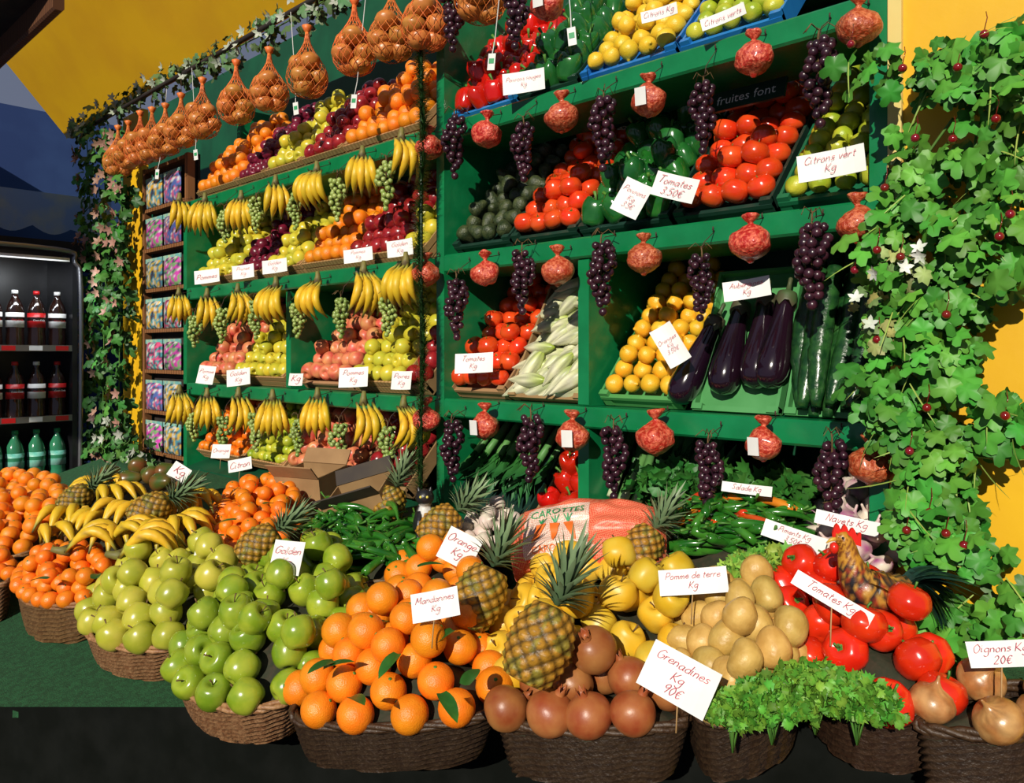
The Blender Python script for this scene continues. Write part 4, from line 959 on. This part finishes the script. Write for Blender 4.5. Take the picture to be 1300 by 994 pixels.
def wraptext(s,m,cx,cy,w):
    me,tw,th=text_mesh(s,m,0,.0); me=me.copy(); k=w/tw
    for v in me.vertices: v.co=onbag((v.co.x*k+cx)/.19,(v.co.y*k+cy)/.095,.005)
    ob('lettering',me,parent=pn)
wraptext('CAROTTES',MT['gink'],-.06,.047,.135); wraptext('CAROTTES',MT['oink'],-.064,-.052,.11)
mb=MB(); mg=MB()
for k in range(3):
    x0=-.095+.032*k; vs=[]
    for i in range(9):
        t=i/8; y=.014-.05*t; w_=.011*(1-t)**.6+.001
        for sx in(-1,1): vs.append(onbag((x0+.02*t*(k-1)+sx*w_)/.19,y/.095,.005))
    mb.add(vs,[(2*i,2*i+1,2*i+3,2*i+2) for i in range(8)])
    for a in(-.5,0,.5):
        vs=[]
        for i in range(4):
            t=i/3
            for sx in(-1,1): vs.append(onbag((x0+math.sin(a)*.022*t+sx*.0025*(1-t*.6))/.19,(.015+.018*t)/.095,.0052))
        mg.add(vs,[(2*i,2*i+1,2*i+3,2*i+2) for i in range(3)])
ob('printed_carrots',mb.done('printed_carrots',MT['oink']),parent=pn,label='orange printed carrots'); ob('printed_leaves',mg.done('printed_leaves',MT['gink']),parent=pn,label='green printed carrot tops')
# ---------------- rooster figurine ----------------
p=atT(1108,800,.0); rm=basis(RV,DV,UP,p)@SC(.86)
def colr(q):
    k=noise.noise(Vector(q)*110); st=math.sin(q[2]*700+5*noise.noise(Vector(q)*40))
    if q[2]>.145: return (.55,.26,.03) if st>-.3 else (.2,.06,.012)
    if q[0]>.05: return (.03,.035,.02) if k>.0 else (.25,.12,.03)
    return (.3,.04,.012) if k>.2 else ((.015,.015,.02) if k<-.15 else (.5,.27,.045) if st>0 else (.15,.06,.015))
mb=MB(); v,f=tube(cr([(.085,0,.1),(.065,0,.095),(.03,0,.085),(-.01,0,.085),(-.035,0,.11),(-.048,0,.145),(-.056,0,.178),(-.068,0,.197),(-.08,0,.195)],5),
   [max(.002,a[0]) for a in cr([(.01,0),(.024,0),(.04,0),(.045,0),(.036,0),(.026,0),(.019,0),(.017,0),(.007,0)],5)],24)
v=[q+(q-Vector((q.x,0,.09))).normalized()*.003*math.sin(q.x*600+q.z*300) for q in v]
mb.add(v,f,[colr(q) for q in v]); ro=ob('rooster_figurine',mb.done('rooster_body',MT['paint2']),rm,label='painted straw rooster figurine with red comb',cat='rooster figurine')
mb=MB(); vs=[];n=14
for sd in(-.003,.003):
    for i in range(n+1):
        t=i/n; x=-.086+.06*t; zt=.212+.018*abs(math.sin(t*pi*3.5))*(1-.3*t)+.006*math.sin(pi*t); vs+=[(x,sd,.2-.02*t),(x,sd,zt-.015*t)]
k=2*(n+1); fs=[(2*i,2*i+1,2*i+3,2*i+2) for i in range(n)]+[(k+2*i,k+2*i+2,k+2*i+3,k+2*i+1) for i in range(n)]+[(2*i+1,k+2*i+1,k+2*i+3,2*i+3) for i in range(n)]
mb.add(vs,fs); ob('comb',mb.done('comb',MT['comb'],False),parent=ro,label='red serrated comb')
mb=MB(); v,f=lathe([(0,.4),(.5,.1),(.6,-.6),(.3,-1.1),(0,-1.2)],10,R=.016); mb.add(v,f,None,TM((-.083,0,.183))); ob('wattle',mb.done('wattle',MT['comb']),parent=ro,label='red wattle')
mb=MB(); v,f=tube([(-.078,0,.197),(-.09,0,.194),(-.1,0,.187)],[.006,.004,.001],8); mb.add(v,f,(.7,.42,.06)); ob('beak',mb.done('beak',MT['paint2']),parent=ro,label='yellow beak')
for yy in(-.0155,.0155):
    mb=MB(); v,f=ico(.003,8,6); mb.add(v,f,None,TM((-.07,yy,.201))); ob('eye',mb.done('eye',MT['black']),parent=ro,label='black eye')
mb=MB()
for i in range(54):
    a=RU(-.1,1.1); k=RU(.5,1.3); L=RU(.075,.11)
    M=TM((.075,RU(-.02,.02),.1))@RZ(RU(-.35,.35))@RY(-a)@RZ(-pi/2)
    blade(mb,M,L,.014,-1.0,(.012*k,.04*k,.03*k),8,.4,(.015*k,.06*k,.045*k))
ob('tail',mb.done('tail',MT['paint2']),parent=ro,label='arched dark green tail feathers')
mb=MB()
for sd in(-1,1):
    for i in range(12):
        k=RU(.6,1.1); blade(mb,TM((-.025+.007*i,sd*(.042),.112-.004*i))@RZ(-pi/2)@RX(-.25),.055,.008,-.25,(.4*k,.2*k,.03*k),5,.3,(.1*k,.04*k,.02*k))
ob('wing',mb.done('wings',MT['paint2']),parent=ro,label='striped brown wing feathers')
for sd in(-1,1):
    mb=MB(); v,f=tube([(-.0,sd*.018,.06),(.005,sd*.02,.03),(-.002,sd*.02,-.005)],[.012,.005,.004],8); mb.add(v,f,(.6,.38,.06))
    for a in(-.5,0,.5): v,f=tube([(-.002,sd*.02,-.003),(-.03*math.cos(a),sd*.02+.03*math.sin(a),-.006)],[.004,.002],5); mb.add(v,f,(.6,.38,.06))
    ob('leg',mb.done('leg',MT['paint2']),parent=ro,label='yellow leg with toes')
# ---------------- cat figurine ----------------
p=atT(540,672,.04); cmx=basis(RV,DV,UP,p)@SC(1.0)
mb=MB(); v,f=tube(cr([(0,.012,-.02),(0,.01,0),(0,.006,.03),(0,0,.06),(0,-.004,.075),(0,-.012,.09),(0,-.018,.105),(0,-.02,.116)],3),[a[0] for a in cr([(.018,0),(.036,0),(.034,0),(.024,0),(.018,0),(.026,0),(.022,0),(.006,0)],3)],18)
mb.add(v,f,[((.6,.6,.58) if q.y<-.012 and .02<q.z<.075 and abs(q.x)<.016 else (.012,.012,.014)) for q in v])
for sx in(-1,1):
    vv,ff=lathe([(.009,0),(.005,.012),(0,.02)],8,sm=1); mb.add(vv,ff,(.012,.012,.014),TM((sx*.014,-.016,.104))@RY(sx*.2))
    vv,ff=tube([(sx*.014,-.012,.05),(sx*.015,-.03,.02),(sx*.015,-.036,-.012),(sx*.015,-.046,-.016)],[.011,.009,.008,.007],8); mb.add(vv,ff,(.015,.015,.018))
vv,ff=tube([(.02,.03,-.01),(.045,.02,-.012),(.045,-.015,-.012)],[.007,.006,.004],7); mb.add(vv,ff,(.012,.012,.014))
ct=ob('cat_figurine',mb.done('cat_figurine',MT['paint2']),cmx,label='small sitting black cat figurine with white chest',cat='cat figurine')
for sx in(-1,1):
    mb=MB(); v,f=ico(.004,8,6); mb.add(v,f,(.7,.6,.1),TM((sx*.009,-.036,.097))); ob('eye',mb.done('cat_eye',MT['paint2']),parent=ct,label='yellow eye')
p=atY(948,122,.16)
mb=MB(); v,f=box(-.11,.11,-.03,.03,-.004,.004); mb.add(v,f); o=ob('carton_end',mb.done('carton_end',MT['dplast'],False),basis((1,0,0),(0,math.cos(1.25),math.sin(1.25)),(0,-math.sin(1.25),math.cos(1.25)),p),label='dark green carton end with white print',cat='carton')
tm2,tw2,th2=text_mesh('fruites font',MT['wink'],0,.0); ob('lettering',tm2,TM((0,0,.006))@SC(.17/tw2),parent=o)
# ---------------- light ----------------
sd=bpy.data.lights.new('sun','SUN'); sd.energy=4.4; sd.angle=.009; sd.color=(1,.93,.8); so=bpy.data.objects.new('sun',sd); COL.objects.link(so)
so.rotation_euler=Vector((.42,-1,.52)).to_track_quat('Z','Y').to_euler()
w=bpy.data.worlds.new('world'); S.world=w; w.use_nodes=True; b=w.node_tree.nodes['Background']; b.inputs[0].default_value=(.6,.7,1,1); b.inputs[1].default_value=.22
